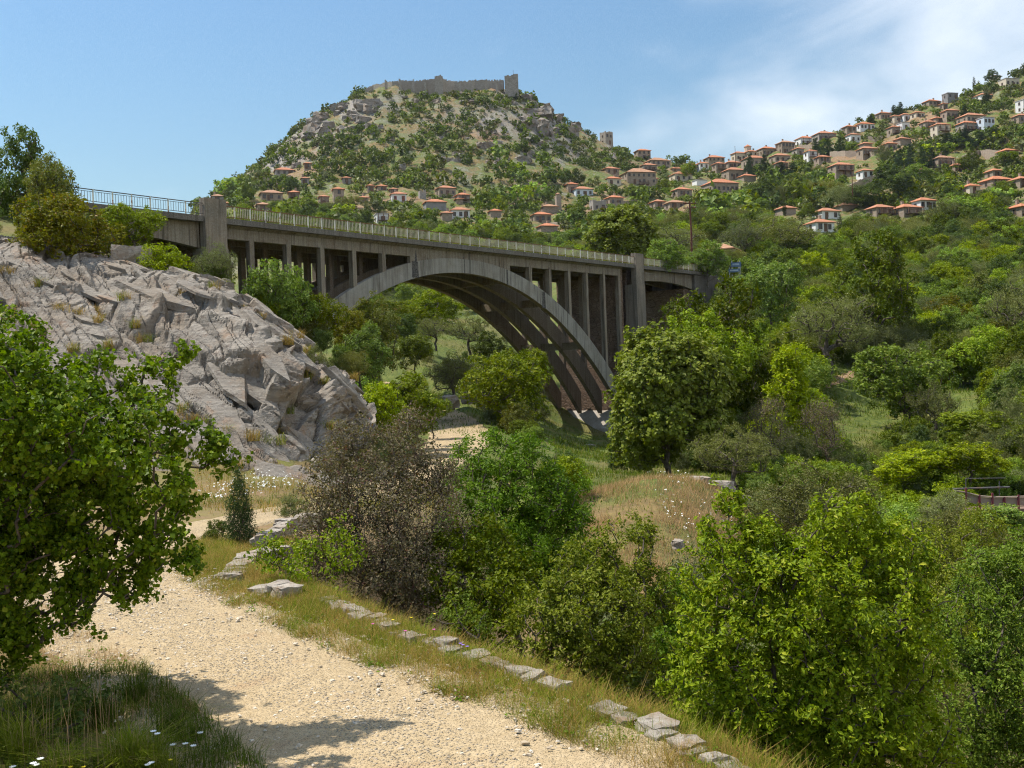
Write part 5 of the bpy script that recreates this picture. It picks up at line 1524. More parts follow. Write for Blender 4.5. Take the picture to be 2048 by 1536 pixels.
# ================================================================ scattered woods and scrub
rngF = np.random.RandomState(21)
def stone_mesh(rng, l, w, h, rough=0.10):
    """an irregular block: a cube cut into 3x3x3 corners, jittered and rounded"""
    g = np.array([-1, -.35, .35, 1.0])
    vs, ids = [], {}
    for i in range(4):
        for j in range(4):
            for k in range(4):
                if i in (0, 3) or j in (0, 3) or k in (0, 3):
                    p = np.array([g[i], g[j], g[k]])
                    n = np.abs(p).sum()
                    p = p * (1 - 0.10 * max(0, n - 2.0))
                    ids[(i, j, k)] = len(vs)
                    vs.append((p + rng.normal(size=3) * rough) * np.array([l, w, h]) / 2)
    fs = []
    for a in range(3):
        for s in (0, 3):
            for i in range(3):
                for j in range(3):
                    q = []
                    for di, dj in ((0, 0), (1, 0), (1, 1), (0, 1)):
                        t = [0, 0, 0]; t[a] = s; t[(a + 1) % 3] = i + di; t[(a + 2) % 3] = j + dj
                        q.append(ids[tuple(t)])
                    fs.append(q if s else q[::-1])
    return np.array(vs), np.array(fs)
# picture boxes of houses, kept free in front
HB = [(x0 + 2, x1 - 2, ev - 4, ba - (ba - ev) * .62) for x0, x1, ev, ba, *_ in HOUSES] + [(1463, 1493, 285, 322), (1110, 1122, 392, 417), (1198, 1228, 264, 287), (1426, 1480, 484, 497), (740, 1040, 150, 176), (1655, 1750, 304, 316), (1700, 1774, 358, 384), (1924, 2004, 306, 322)]
HBA = np.array(HB, float)
def covers_house(p, h, w):
    px, py = to_px(p); k = F / p[1]
    x0, x1, y0, y1 = px - w * k * .5, px + w * k * .5, py - h * k, py
    return bool(np.any((HBA[:, 0] < x1) & (HBA[:, 1] > x0) & (HBA[:, 2] < y1 - 1) & (HBA[:, 3] > y0)))
def visible_px(p):
    px, py = to_px(p)
    return -60 < px < 2110 and -60 < py < 1560
# low-detail shrubs for the far hill
def far_proto(seed, mat, n=150, H=3.6, W=4.6, leaf=0.80, flat=1.0):
    rng = np.random.RandomState(seed)
    lob = [(0, 0, H * .5, W * .36, W * .36, H * .42)]
    for i in range(6):
        a = rng.rand() * 6.28; q = W * rng.uniform(.16, .32)
        lob.append((math.cos(a) * q, math.sin(a) * q, H * rng.uniform(.3, .72), W * .2, W * .2, H * .24))
    c, o = lobes_to_clumps(rng, lob, n / 40.0, .72, 0)
    return leaves(rng, c, .42, o, 4, leaf, up=.5, rand=.55, aspect=.85)
FAR_M = [L_DARK, L_GREEN, L_OLIVE, L_GREEN, L_BRIGHT, L_OCHRE]
FARV = [far_proto(300 + i, FAR_M[i]) for i in range(6)]
FARME = [mesh_np('hillside_shrub', v, f, FAR_M[i]) for i, (v, f) in enumerate(FARV)]
def scatter_far():
    pts = []
    n = 17000
    u = rngF.uniform(-0.30, 0.56, n); Y = np.sqrt(rngF.uniform(300 ** 2, 620 ** 2, n))
    X = u * Y; Z = height(X, Y)
    # bare patches and thickets
    dn = fbm(X * 0.016 + 4, Y * 0.016, oct=3) + 0.10 + 0.32 * sstep(470, 380, Y) + 0.12 * (X > 60)
    keep = rngF.rand(n) < np.clip(0.74 + 0.10 * (X > 60) + dn * 1.2, 0.12, 0.98)
    size = np.clip(rngF.gamma(4, 0.22, n), .35, 2.2) * 1.26 * (1.0 + 0.25 * (X > 60))
    size = size * np.where(Y > 490, .68, 1.0)
    grid = {}
    for i in np.nonzero(keep)[0]:
        s = size[i]; key = (int(X[i] // 6), int(Y[i] // 6)); ok = True
        for a in (-1, 0, 1):
            for b in (-1, 0, 1):
                for (x, y, q) in grid.get((key[0] + a, key[1] + b), ()):
                    if (x - X[i]) ** 2 + (y - Y[i]) ** 2 < ((q + s) * 0.98) ** 2:
                        ok = False
        p = np.array([X[i], Y[i], Z[i]])
        if not ok or not visible_px(p) or covers_house(p, 3.6 * s, 4.6 * s):
            continue
        qx, qy = to_px(p)
        if ((1045 < qx < 1165 and 188 < qy < 272) or (612 < qx < 748 and 200 < qy < 272)) and rngF.rand() < .45:
            continue
        grid.setdefault(key, []).append((X[i], Y[i], s))
        pts.append((X[i], Y[i], Z[i], s))
    return np.array(pts)
FP = scatter_far()
kindF = rngF.choice(6, len(FP), p=[.30, .26, .18, .14, .07, .05])
order = np.argsort(-FP[:, 3] / FP[:, 1])
for i in order[:290]:
    x, y, z, s = FP[i]
    o = link('hillside_shrub', FARME[kindF[i]], None, (x, y, z - .3), rngF.uniform(0, 6.28), (s, s, s * rngF.uniform(.85, 1.25)))
    tag(o, 'rounded shrub dotted over the far hillside', 'shrub', 'shrubs dotted over the far hillside')
rest = order[290:]
vs_, fs_, mi_ = [], [], []
nv = 0
for i in rest:
    x, y, z, s = FP[i]
    v, f = FARV[kindF[i]]
    a = rngF.uniform(0, 6.28); ca, sa = math.cos(a), math.sin(a)
    w = v @ np.array([[ca, sa, 0], [-sa, ca, 0], [0, 0, 1]]) * s + np.array([x, y, z - .3])
    vs_.append(w); fs_.append(f + nv); mi_.append(np.full(len(f), kindF[i])); nv += len(w)
tag(link('hillside_scrub', mesh_np('hillside_scrub', np.concatenate(vs_), np.concatenate(fs_), FAR_M, np.concatenate(mi_))), 'scrub covering the slopes of the far hill', 'scrub', kind='stuff')
print('far shrubs', len(FP))
# dark pines and cypresses among the houses
PINES = [(1500, 355, 40, 60), (1530, 362, 46, 60), (1560, 366, 60, 50), (1585, 360, 50, 44), (1630, 312, 40, 44), (1655, 312, 46, 42), (1680, 312, 36, 46), (1800, 345, 40, 66), (1822, 347, 44, 74), (1845, 345, 40, 66), (1862, 338, 44, 54),
         (1788, 235, 30, 26), (1800, 230, 30, 30), (1742, 252, 26, 26), (1660, 262, 30, 30), (1878, 205, 40, 30), (1895, 300, 60, 40), (1930, 295, 60, 44), (1960, 300, 56, 40), (1990, 290, 60, 40), (1975, 215, 54, 36), (1930, 238, 40, 30), (1985, 168, 40, 34), (2046, 158, 24, 30), (465, 402, 44, 40), (495, 405, 40, 44), (582, 384, 40, 34), (1155, 372, 46, 40), (1130, 370, 40, 36)]
for i, (px, py, wp, hp) in enumerate(PINES):
    g = ground_at(px, py, 150, 680); k = g[1] / F
    place('pine' if i < 22 else 'dark', g, hp * k * .85, wp * k * .85, 'dark evergreen tree standing among the village houses', 'tree', 'dark evergreens among the village houses', 'evergreen_tree', parts=False)
for px, py, wp, hp, lb in ((1679, 470, 11, 46, 'slim dark cypress right of the lowest white house'), (1569, 436, 9, 34, 'slim dark cypress in front of the long red roof'), (612, 396, 6, 24, 'slim cypress below the narrow tower house'), (1031, 432, 7, 22, 'slim cypress left of the little church'), (1948, 190, 7, 26, 'slim cypress left of the white house high on the right')):
    g = ground_at(px, py, 150, 680); k = g[1] / F
    place('cypress', g, hp * k, wp * k, lb, 'cypress', None, 'cypress_tree')
# big leafy trees on the village slope
for i, (px, py, wp, hp, kd) in enumerate([(1690, 425, 110, 66, 'olive'), (1650, 400, 80, 50, 'olive'), (1740, 420, 100, 60, 'dark'), (1790, 395, 110, 66, 'dark'), (1830, 380, 90, 60, 'green'), (1930, 450, 100, 64, 'bright'), (1890, 460, 90, 60, 'olive'), (1885, 395, 44, 36, 'olive'), (1765, 330, 40, 44, 'olive'), (1530, 405, 90, 50, 'dark'), (1500, 415, 70, 44, 'green'), (1570, 420, 60, 56, 'olive'), (1590, 385, 60, 40, 'dark'), (1625, 360, 50, 30, 'olive'), (1985, 425, 70, 40, 'dark'), (2010, 395, 60, 36, 'green'), (1940, 345, 60, 40, 'dark'), (2010, 340, 60, 40, 'green'), (1375, 365, 40, 40, 'bright'), (1325, 385, 40, 24, 'green'), (1280, 395, 50, 24, 'dark'), (1090, 405, 40, 30, 'green'), (1150, 450, 50, 40, 'green'), (1190, 465, 60, 44, 'dark'), (1400, 440, 60, 36, 'green'), (1440, 430, 60, 36, 'dark'), (1480, 430, 60, 40, 'olive'), (700, 420, 60, 28, 'olive'), (660, 425, 50, 24, 'olive'), (740, 420, 40, 22, 'olive'), (620, 420, 40, 24, 'green'), (560, 425, 50, 26, 'green')]):
    g = ground_at(px, py, 120, 680); k = g[1] / F
    place(kd, g, hp * k, wp * k, 'leafy tree on the slope among the village terraces', 'tree', 'leafy trees on the village slope', 'tree', parts=False)

# woods between the bridge and the village
KN = {'green': 'broadleaf_tree', 'dark': 'oak_tree', 'olive': 'olive_tree', 'bright': 'lime_green_tree', 'ochre': 'ochre_tree', 'sage': 'sage_shrub', 'shrub': 'shrub'}
KL = {'green': 'mid green', 'dark': 'dark green', 'olive': 'grey-green', 'bright': 'bright green', 'ochre': 'ochre-green', 'sage': 'pale sage', 'shrub': 'leafy'}
def scatter_mid(n, ulo, uhi, y0, y1, kinds, probs, hmin, hmax, sp, cond, label, group, parts, cat='tree'):
    pts = np.zeros((n, 3)); m = 0
    u = rngF.uniform(ulo, uhi, n); yy = np.sqrt(rngF.uniform(y0 * y0, y1 * y1, n)); xx = u * yy; hh = rngF.uniform(hmin, hmax, n)
    zz = height(xx, yy)
    for x, y, z, h in zip(xx, yy, zz, hh):
        q = pts[:m]
        if m and ((q[:, 0] - x) ** 2 + (q[:, 1] - y) ** 2 < (sp * (h + q[:, 2]) / 2) ** 2).any():
            continue
        p = np.array([x, y, z])
        if not visible_px(p + [0, 0, h]) or covers_house(p, h, h) or not cond(p, h) or blocks(p, h):
            continue
        pts[m] = (x, y, h); m += 1
        kd = kinds[rngF.choice(len(kinds), p=probs)]
        place(kd, p, h, h * rngF.uniform(.9, 1.3), KL[kd] + ' ' + label, cat, KL[kd] + ' ' + group, KN[kd], parts=parts)
    print(group, m)
def blocks(p, h):
    """would stand in front of the arch foot or the distant bend of the road"""
    px, py = to_px(p); _, top = to_px(p + np.array([0, 0, h])); hw = h * .55 * F / p[1]
    if p[1] > 58 and any(x0 - hw * .6 < px < x1 + hw * .6 and top < y1 and py > y0 for x0, x1, y0, y1 in ((1668, 1785, 742, 872), (1862, 1955, 772, 838))):
        return True
    return p[1] < 125 and any(x0 - hw < px < x1 + hw and top < y1 and py > y0 for x0, x1, y0, y1 in ((1095, 1225, 800, 890), (885, 960, 838, 876), (1190, 1460, 948, 1060)))
def off_road(p):
    return np.hypot(RD[:, 0] - p[0], RD[:, 1] - p[1]).min() > 4.5
def bridge_t(p):
    dx, dy = p[0] + 22.7, p[1] - 85.0
    return dx * _ca + dy * _sa, -dx * _sa + dy * _ca
def off_bridge(p):
    t, w = bridge_t(p)
    return not (-25 < t < 100 and -3 < w < 14) and off_road(p)
_tt = np.linspace(-20, 85, 200)
_dk = np.array([to_px(b2w(t, -0.7, DECK)) for t in _tt]); _sf = np.array([to_px(b2w(t, 9.9, float(soffit(t)) if -0.8 < t < 58.3 else -20)) for t in _tt])
def behind_deck(p, h):
    """nothing of it shows past the deck, spandrels and arch"""
    px, py = to_px(p); _, top = to_px(p + np.array([0, 0, h]))
    if top < np.interp(px, _dk[:, 0], _dk[:, 1]) - 2:
        return False
    if 700 < px < 1130 and py > np.interp(px, _sf[:, 0], _sf[:, 1]) + 4:
        return False
    return -100 < px < 1440
def right_slope(p, h):
    px, py = to_px(p)
    _, top = to_px(p + np.array([0, 0, h])); hw = h * .5 * F / p[1]
    clear = any(x0 - hw < px < x1 + hw and top < y1 and py > y0 for x0, x1, y0, y1 in ((1675, 1780, 760, 880), (1870, 1950, 785, 840), (1, 2, 1, 2)))
    return off_bridge(p) and not clear and px > 1300 and not behind_deck(p, h)
scatter_mid(1800, 0.16, 0.53, 62, 200, ['green', 'dark', 'olive', 'bright', 'ochre'], [.24, .22, .26, .20, .08], 2.6, 6.0, .42, right_slope, 'tree in the mixed wood on the slope right of the bridge', 'trees of the wood right of the bridge', False)
scatter_mid(900, 0.14, 0.53, 200, 330, ['green', 'dark', 'olive', 'bright', 'ochre'], [.24, .23, .29, .18, .06], 4.0, 7.5, .48, right_slope, 'tree in the upper wood below the village houses', 'trees of the upper wood below the village', False)
def behind(p, h):
    px, py = to_px(p)
    _, top = to_px(p + np.array([0, 0, h])); hw = h * .5 * F / p[1]
    if any(x0 - hw < px < x1 + hw and top < y1 and py > y0 for x0, x1, y0, y1 in ((845, 1000, 640, 700), (900, 960, 720, 800))):
        return False
    return off_bridge(p) and 380 < px < 1300 and bridge_t(p)[1] > 14 and not behind_deck(p, h)
scatter_mid(1800, -0.34, 0.16, 105, 330, ['green', 'dark', 'olive', 'bright'], [.24, .24, .30, .22], 3.4, 6.4, .56, behind, 'tree on the slope behind the bridge', 'trees on the slope behind the bridge', False)
# gully thickets and shrubs on the near right
def gully(p, h):
    px, py = to_px(p)
    mound = 1160 < px < 1490 and 30 < p[1] < 54
    return off_bridge(p) and not mound and px > 900 and p[0] > edge_x(p[1]) + 3
scatter_mid(420, 0.02, 0.55, 17, 66, ['sage', 'shrub', 'olive', 'green', 'bright'], [.26, .30, .12, .17, .15], 1.6, 3.0, .55, gully, 'low shrub in the overgrown gully right of the road', 'shrubs of the overgrown gully', False, 'shrub')
def lower_right(p, h):
    px, py = to_px(p)
    return off_bridge(p) and px > 1150 and not (1160 < px < 1480 and p[1] < 53) and not (1675 < px < 1780 and 760 < py < 880)
scatter_mid(500, 0.06, 0.54, 52, 100, ['shrub', 'sage', 'green', 'bright', 'dark'], [.34, .18, .16, .16, .16], 1.4, 3.2, .55, lower_right, 'bush in the dense scrub at the foot of the right slope', 'bushes at the foot of the right slope', False, 'shrub')
# between rock, road and bridge
def left_mid(p, h):
    px, py = to_px(p)
    return off_road(p) and off_bridge(p) and 690 < px < 1180 and bridge_t(p)[1] < -2
scatter_mid(300, -0.18, 0.08, 42, 100, ['green', 'ochre', 'bright', 'shrub', 'olive'], [.30, .15, .20, .2, .15], 1.8, 4.2, .6, left_mid, 'bush between the rock and the arch', 'bushes between the rock and the arch', False, 'shrub')
# low scrub on the floor under the arch
def under_arch(p, h):
    px, py = to_px(p); _, top = to_px(p + np.array([0, 0, h]))
    return off_road(p) and not behind_deck(p, h) and 700 < px < 1090 and not (845 < px < 1000 and top < 700 and py > 640)
scatter_mid(160, -0.18, 0.05, 84, 165, ['shrub', 'sage', 'olive'], [.45, .3, .25], 1.0, 2.6, .7, under_arch, 'low bush on the grassy floor under the arch', 'low bushes on the floor under the arch', False, 'shrub')
# rock tops
for i in range(30):
    px = rngF.uniform(-80, 715); row = np.interp(px, [-80, 0, 200, 390, 520, 642, 716], [465, 470, 500, 565, 620, 702, 772])
    p = PP(px, row + rngF.uniform(0, 10), rngF.uniform(54, 60))
    place(['shrub', 'olive', 'dark', 'green'][i % 4], p, rngF.uniform(1.2, 2.4), None, 'low bush along the top of the rock', 'shrub', 'low bushes along the top of the rock', 'shrub', parts=False)

# grey limestone crags of the castle hill
CRAG = rock_material('crag', (0.20, 0.178, 0.152), (0.33, 0.295, 0.255), (0.25, 0.195, 0.145), .25)
CRAGME = [mesh_np('crag', *stone_mesh(np.random.RandomState(500 + i), 1, 1, 1, .17), CRAG) for i in range(6)]
cr_px = [(rngF.uniform(615, 745), rngF.uniform(205, 275)) for _ in range(28)] + [(rngF.uniform(1040, 1165), rngF.uniform(188, 275)) for _ in range(32)] + [(rngF.uniform(560, 1000), rngF.uniform(255, 345)) for _ in range(26)] + [(rngF.uniform(760, 1040), rngF.uniform(184, 215)) for _ in range(14)] + [(rngF.uniform(900, 1090), rngF.uniform(270, 335)) for _ in range(12)]
for px, py in cr_px:
    g = ground_at(px, py, 280, 600)
    if g[1] > 595:
        continue
    s = rngF.uniform(1.4, 4.0) * (1.7 if (px > 1040 or px < 745) and py < 280 else 1.0)
    o = link('crag', CRAGME[rngF.randint(6)], None, (g[0], g[1], g[2] - s * .12), rngF.uniform(0, 6.28), (s * rngF.uniform(.9, 2.2), s * .9, s * rngF.uniform(.6, 1.2)))
    tag(o, 'grey limestone crag jutting out of the castle hill', 'crag', 'limestone crags of the castle hill')

# trodden earth path across the clearing
SOIL = plain('path_soil', (0.36, 0.23, 0.13), .95, .2, 1.5)
fp = [ground_at(px, py, 62, 140) for px, py in ((1640, 775), (1668, 764), (1700, 753), (1735, 741), (1775, 728), (1820, 716))]
fp = np.array(fp); tt = np.linspace(0, len(fp) - 1, 50)
fx, fy = np.interp(tt, np.arange(len(fp)), fp[:, 0]), np.interp(tt, np.arange(len(fp)), fp[:, 1])
V = []
for k in range(50):
    d_ = unit(np.array([fx[min(k + 1, 49)] - fx[max(k - 1, 0)], fy[min(k + 1, 49)] - fy[max(k - 1, 0)], 0.0]))
    for s_ in (-.75, -.3, .3, .75):
        w_ = s_ * (1 + .25 * math.sin(k * 1.7))
        x_, y_ = fx[k] - d_[1] * w_, fy[k] + d_[0] * w_
        V.append((x_, y_, h1(x_, y_) + (.10 if abs(s_) < .5 else .02)))
idx = np.arange(200).reshape(50, 4)
tag(link('footpath', mesh_np('footpath', np.array(V), np.stack([idx[:-1, :-1], idx[:-1, 1:], idx[1:, 1:], idx[1:, :-1]], -1).reshape(-1, 4), SOIL)), kind='structure')

for px, py, wp, hp in ((1445, 520, 60, 26), (1475, 522, 44, 24), (1425, 524, 40, 22)):
    p = PP(px, py, 158)
    place('olive', p, hp * 158 / F, wp * 158 / F, 'grey-green bush growing up in front of the old tile-roofed shed', 'shrub', 'bushes in front of the old shed', 'shrub', parts=False)
# ================================================================ stones, grass, flowers, small built things
rngD = np.random.RandomState(99)
KERB_STONE = rock_material('kerb_stone', (0.25, 0.215, 0.172), (0.39, 0.345, 0.285), (0.28, 0.22, 0.16), 3.0)
STONES = [mesh_np('stone', *stone_mesh(np.random.RandomState(400 + i), 1, 1, 1), KERB_STONE) for i in range(8)]
def stone_row(name, label, pts, length, wid, hgt, layers=1, gap=0.0, drop=0.0, z=None, jit=1.0):
    """pts: xy polyline; stones laid end to end"""
    pts = np.array(pts, float)
    seg = np.hypot(*np.diff(pts, axis=0).T); t = np.concatenate([[0], np.cumsum(seg)])
    root = empty(name, (pts[0, 0], pts[0, 1], 0)); tag(root, label, 'wall')
    for ly in range(layers):
        s = rngD.uniform(0, .2)
        while s < t[-1]:
            l = length * rngD.uniform(.55, 1.35)
            if rngD.rand() < gap:
                s += l; continue
            m = min(s + l / 2, t[-1])
            x, y = np.interp(m, t, pts[:, 0]), np.interp(m, t, pts[:, 1])
            x2, y2 = np.interp(min(m + .1, t[-1]), t, pts[:, 0]), np.interp(min(m + .1, t[-1]), t, pts[:, 1])
            x0, y0 = np.interp(m - .1, t, pts[:, 0]), np.interp(m - .1, t, pts[:, 1])
            a = math.atan2(y2 - y0, x2 - x0)
            zz = (h1(x, y) if z is None else z) + drop - ly * hgt * .92 + rngD.normal() * .02 * jit
            o = link('stone', STONES[rngD.randint(8)], root, (x - pts[0, 0] + rngD.normal() * .04 * jit, y - pts[0, 1] + rngD.normal() * .04 * jit, zz), None, (l * .98, wid * rngD.uniform(.75, 1.2), hgt * rngD.uniform(.8, 1.2)))
            o.rotation_euler = (rngD.normal() * .06 * jit, rngD.normal() * .06 * jit, a + rngD.normal() * .08 * jit)
            s += l
ek = lambda ys, off=-0.12: [(float(edge_x(y)) + off, y) for y in ys]
stone_row('stone_kerb', 'low kerb of pale flat stones along the gully side of the gravel road', ek(np.linspace(15.2, 6.6, 24)), 0.26, 0.23, 0.11, 1, gap=.10, z=-3.0)
stone_row('stone_kerb', 'lower course of rough stones under the pale kerb', ek(np.linspace(15.2, 6.6, 24), 0.06), 0.34, 0.30, 0.20, 2, gap=.08, z=-3.14)
stone_row('retaining_wall', 'short curved dry stone wall with upright blocks at the road bend', [tuple(GP(px, py, -3.0)[:2]) for px, py in ((455, 1160), (472, 1138), (500, 1112), (560, 1098))], 0.30, 0.34, 0.17, 4, z=-3.04)
stone_row('retaining_wall', 'far piece of dry stone wall above the sapling', [tuple(GP(px, py, -3.1)[:2]) for px, py in ((520, 1090), (545, 1068), (580, 1044), (625, 1036))], 0.34, 0.34, 0.20, 4, z=-3.10)
stone_row('boulder_row', 'two big pale boulders at the end of the grass verge', [tuple(GP(px, py, -2.9)[:2]) for px, py in ((512, 1165), (572, 1178))], 0.36, 0.34, 0.24, 1, z=-2.96)
# low rubble wall below the bridge footing
lw = [PP(px, py, Y) for px, py, Y in ((1160, 938, 84), (1190, 930, 86), (1215, 922, 88), (1258, 912, 92))]
root = empty('rubble_wall', tuple(lw[0])); tag(root, 'tumbled rubble wall lying below the bridge footing', 'wall')
for a, b in zip(lw[:-1], lw[1:]):
    for i in range(6):
        for ly in range(3):
            p = a + (b - a) * (i + rngD.rand() * .6) / 6 - lw[0]
            o = link('stone', STONES[rngD.randint(8)], root, tuple(p + [0, 0, -.3 * ly]), None, tuple(rngD.uniform(.35, .7, 3)))
            o.rotation_euler = tuple(rngD.uniform(-.4, .4, 3))
sl = MB(); sl.box(-2.6, 2.6, -1.0, 1.0, -.6, 0.05)
tag(sl.build('concrete_slab', CONC_PALE, None, loc=tuple(PP(1140, 892, 112)), rotz=.2), 'thin concrete slab at the foot of the arch', 'slab')
# boulders
for px, py, Y, s, lb in ((1400, 966, 47, .8, 'long pale boulder along the crest of the grassy mound'), (1445, 974, 47.5, .7, 'pale boulder at the right end of the grassy mound'), (1490, 1000, 46, .45, 'small pale boulder right below the grassy mound'),
                         (895, 805, 96, 1.5, 'grey boulder above the distant bend of the road'), (935, 797, 99, 1.3, 'light grey boulder beside the feathery tree under the arch'), (1355, 1088, 34, .35, 'small pale stone lying low on the grassy mound'),
                         (1285, 880, 63, .7, 'pale stone under the big broadleaf tree'), (265, 520, 51, 1.6, 'pale upright rock between the bushes on top of the outcrop')):
    p = PP(px, py, Y)
    o = link('boulder', STONES[rngD.randint(8)], None, tuple(p), rngD.uniform(0, 3), (s * 1.3, s, s * .8)); tag(o, lb, 'boulder')

# gravel chips on the road
def gravel(n):
    yy = 6.0 + 11 * rngD.rand(n * 2) ** 1.25
    k = np.interp(yy, RD[:, 1], np.arange(len(RD))).astype(int)
    s = rngD.uniform(-1, 1, len(yy))
    tan = np.gradient(RD[:, :2], axis=0); tan /= np.linalg.norm(tan, axis=1)[:, None]
    nor = np.stack([tan[:, 1], -tan[:, 0]], -1)
    x = RD[k, 0] + nor[k, 0] * s * RD[k, 3] * 1.05; y = RD[k, 1] + nor[k, 1] * s * RD[k, 3] * 1.05
    x = x + rngD.normal(size=len(x)) * .12; y = y + rngD.normal(size=len(y)) * .12
    dn = fbm(x * .55, y * .55, oct=3)
    keep = rngD.rand(len(x)) < np.clip(.38 + dn * .9 + .25 * np.exp(-((np.abs(s) - .8) / .2) ** 2), .05, 1)
    x, y = x[keep][:n], y[keep][:n]
    m = len(x)
    z = -2.985 + 0.02 * fbm(x * 1.3, y * 1.3, oct=4)
    sz = 0.006 + 0.011 * rngD.rand(m) ** 2.4 + 0.014 * (rngD.rand(m) > .98)
    v0 = np.array([(-1, -1, -.6), (1, -1, -.6), (1, 1, -.6), (-1, 1, -.6), (-.7, -.7, .6), (.7, -.7, .6), (.7, .7, .6), (-.7, .7, .6)], float) * [1, 1, .6]
    V = v0[None] * (1 + rngD.normal(size=(m, 8, 3)) * .28) * sz[:, None, None] * rngD.uniform(.7, 1.5, (m, 1, 3))
    a = rngD.uniform(0, 6.28, m); ca, sa = np.cos(a), np.sin(a)
    V = np.stack([V[..., 0] * ca[:, None] - V[..., 1] * sa[:, None], V[..., 0] * sa[:, None] + V[..., 1] * ca[:, None], V[..., 2]], -1) + np.stack([x, y, z], -1)[:, None]
    q = np.array([(0, 3, 2, 1), (4, 5, 6, 7), (0, 1, 5, 4), (1, 2, 6, 5), (2, 3, 7, 6), (3, 0, 4, 7)])
    Fq = (np.arange(m)[:, None, None] * 8 + q[None]).reshape(-1, 4)
    k2 = NT('gravel_chip'); r = k2.n('ShaderNodeNewGeometry').outputs['Random Per Island']
    mt = k2.pbr(k2.mix(r, (0.38, 0.30, 0.20), (0.64, 0.56, 0.44)), 0.9)
    tag(link('gravel', mesh_np('gravel', V.reshape(-1, 3), Fq, mt)), 'loose gravel chips on the road', 'gravel', kind='stuff')
gravel(6500)

# grass
def grass_mat(name, a, b, c):
    k = NT(name)
    r = k.n('ShaderNodeNewGeometry').outputs['Random Per Island']
    P = k.n('ShaderNodeNewGeometry').outputs['Position']
    col = k.mix(k.ramp(k.math('ADD', k.math('MULTIPLY', r, .5), k.math('MULTIPLY', k.noise(1.1, 3, .6, P), .8)), .35, .85), a, b)
    col = k.mix(k.ramp(r, .82, .9), col, c)
    d = k.n('ShaderNodeBsdfDiffuse', {'Color': col}); t = k.n('ShaderNodeBsdfTranslucent', {'Color': col})
    m = k.n('ShaderNodeMixShader', {0: .35}); k.put(m.inputs[1], d.outputs[0]); k.put(m.inputs[2], t.outputs[0])
    return k.out(m.outputs[0])
G_GREEN = grass_mat('grass_green', (0.125, 0.180, 0.012), (0.24, 0.275, 0.025), (0.40, 0.32, 0.11))
G_MEADOW = grass_mat('grass_meadow', (0.075, 0.125, 0.010), (0.150, 0.200, 0.018), (0.26, 0.23, 0.07))
G_STRAW = grass_mat('grass_straw', (0.30, 0.200, 0.050), (0.43, 0.300, 0.090), (0.20, 0.22, 0.03))
G_PINK = grass_mat('grass_pink', (0.36, 0.225, 0.105), (0.52, 0.345, 0.170), (0.24, 0.23, 0.05))
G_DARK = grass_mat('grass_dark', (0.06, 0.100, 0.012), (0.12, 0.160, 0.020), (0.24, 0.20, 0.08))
def blades(x, y, z, h, w, lean=0.35, bend=0.5, short=False):
    n = len(x)
    b = np.stack([x, y, z], -1)
    a = rngD.uniform(0, 6.28, n); d = np.stack([np.cos(a), np.sin(a), np.zeros(n)], -1)
    s = np.stack([-np.sin(a), np.cos(a), np.zeros(n)], -1) * (w / 2)[:, None]
    l = (lean * rngD.rand(n))[:, None]
    hh = h[:, None]
    m = b + d * hh * l * .45 + np.array([0, 0, 1]) * hh * .58
    t = b + d * hh * (l * 1.1 + bend * l) + np.array([0, 0, 1]) * hh * (1 - .25 * l)
    if short:
        V = np.stack([b - s * 1.3, b + s * 1.3, t], 1).reshape(-1, 3)
        return V, [np.zeros((0, 4), int), np.arange(n)[:, None] * 3 + np.array([[0, 1, 2]])]
    V = np.stack([b - s, b + s, m + s * .8, m - s * .8, t], 1).reshape(-1, 3)
    i = np.arange(n)[:, None] * 5
    return V, [i + np.array([[0, 1, 2, 3]]), i + np.array([[3, 2, 4]])]
def grass_obj(name, label, sets, mat, short=False):
    Vs, Q, T, o = [], [], [], 0
    for x, y, z, h, w, ln in sets:
        V, (q, t) = blades(np.asarray(x), np.asarray(y), np.asarray(z), np.asarray(h), np.asarray(w), ln, short=short)
        Vs.append(V); Q.append(q + o); T.append(t + o); o += len(V)
    tag(link(name, mesh_np(name, np.concatenate(Vs), [np.concatenate(Q), np.concatenate(T)], mat)), label, 'grass', kind='stuff')
def road_side(y, side):
    k = np.interp(y, RD[:, 1], np.arange(len(RD))).astype(int)
    tan = np.gradient(RD[:, :2], axis=0); tan /= np.linalg.norm(tan, axis=1)[:, None]
    nor = np.stack([tan[:, 1], -tan[:, 0]], -1)
    return RD[k, 0] + nor[k, 0] * side * RD[k, 3]
def verge(n, y0, y1, dens_seed, thr):
    y = y0 + (y1 - y0) * rngD.rand(n)
    a = road_side(y, .94); b = edge_x(y) + 0.25
    f = rngD.rand(n); x = a + (b - a) * f
    dn = 1.5 * fbm(x * 1.6 + dens_seed, y * 1.6, oct=4) - 0.5 * np.exp(-f / .10) + .2
    k = rngD.rand(n) < np.clip(dn + thr, .03, 1)
    x, y = x[k], y[k]
    return x, y, height(x, y) - .01
x, y, z = verge(130000, 6.5, 21.0, 0, .45)
n = len(x); s1 = (x, y, z, rngD.gamma(3, .028, n) + .03, rngD.uniform(.003, .007, n), 1.1)
grass_obj('verge_grass', 'green-yellow grass of the verge between road and kerb', [s1], G_GREEN, True)
x, y, z = verge(130000, 6.5, 21.0, 40, .5)
n = len(x); s1 = (x, y, z, rngD.gamma(2.6, .034, n) + .03, rngD.uniform(.003, .006, n), 1.1)
grass_obj('dry_verge_grass', 'dry straw-coloured grass of the verge between road and kerb', [s1], G_STRAW, True)
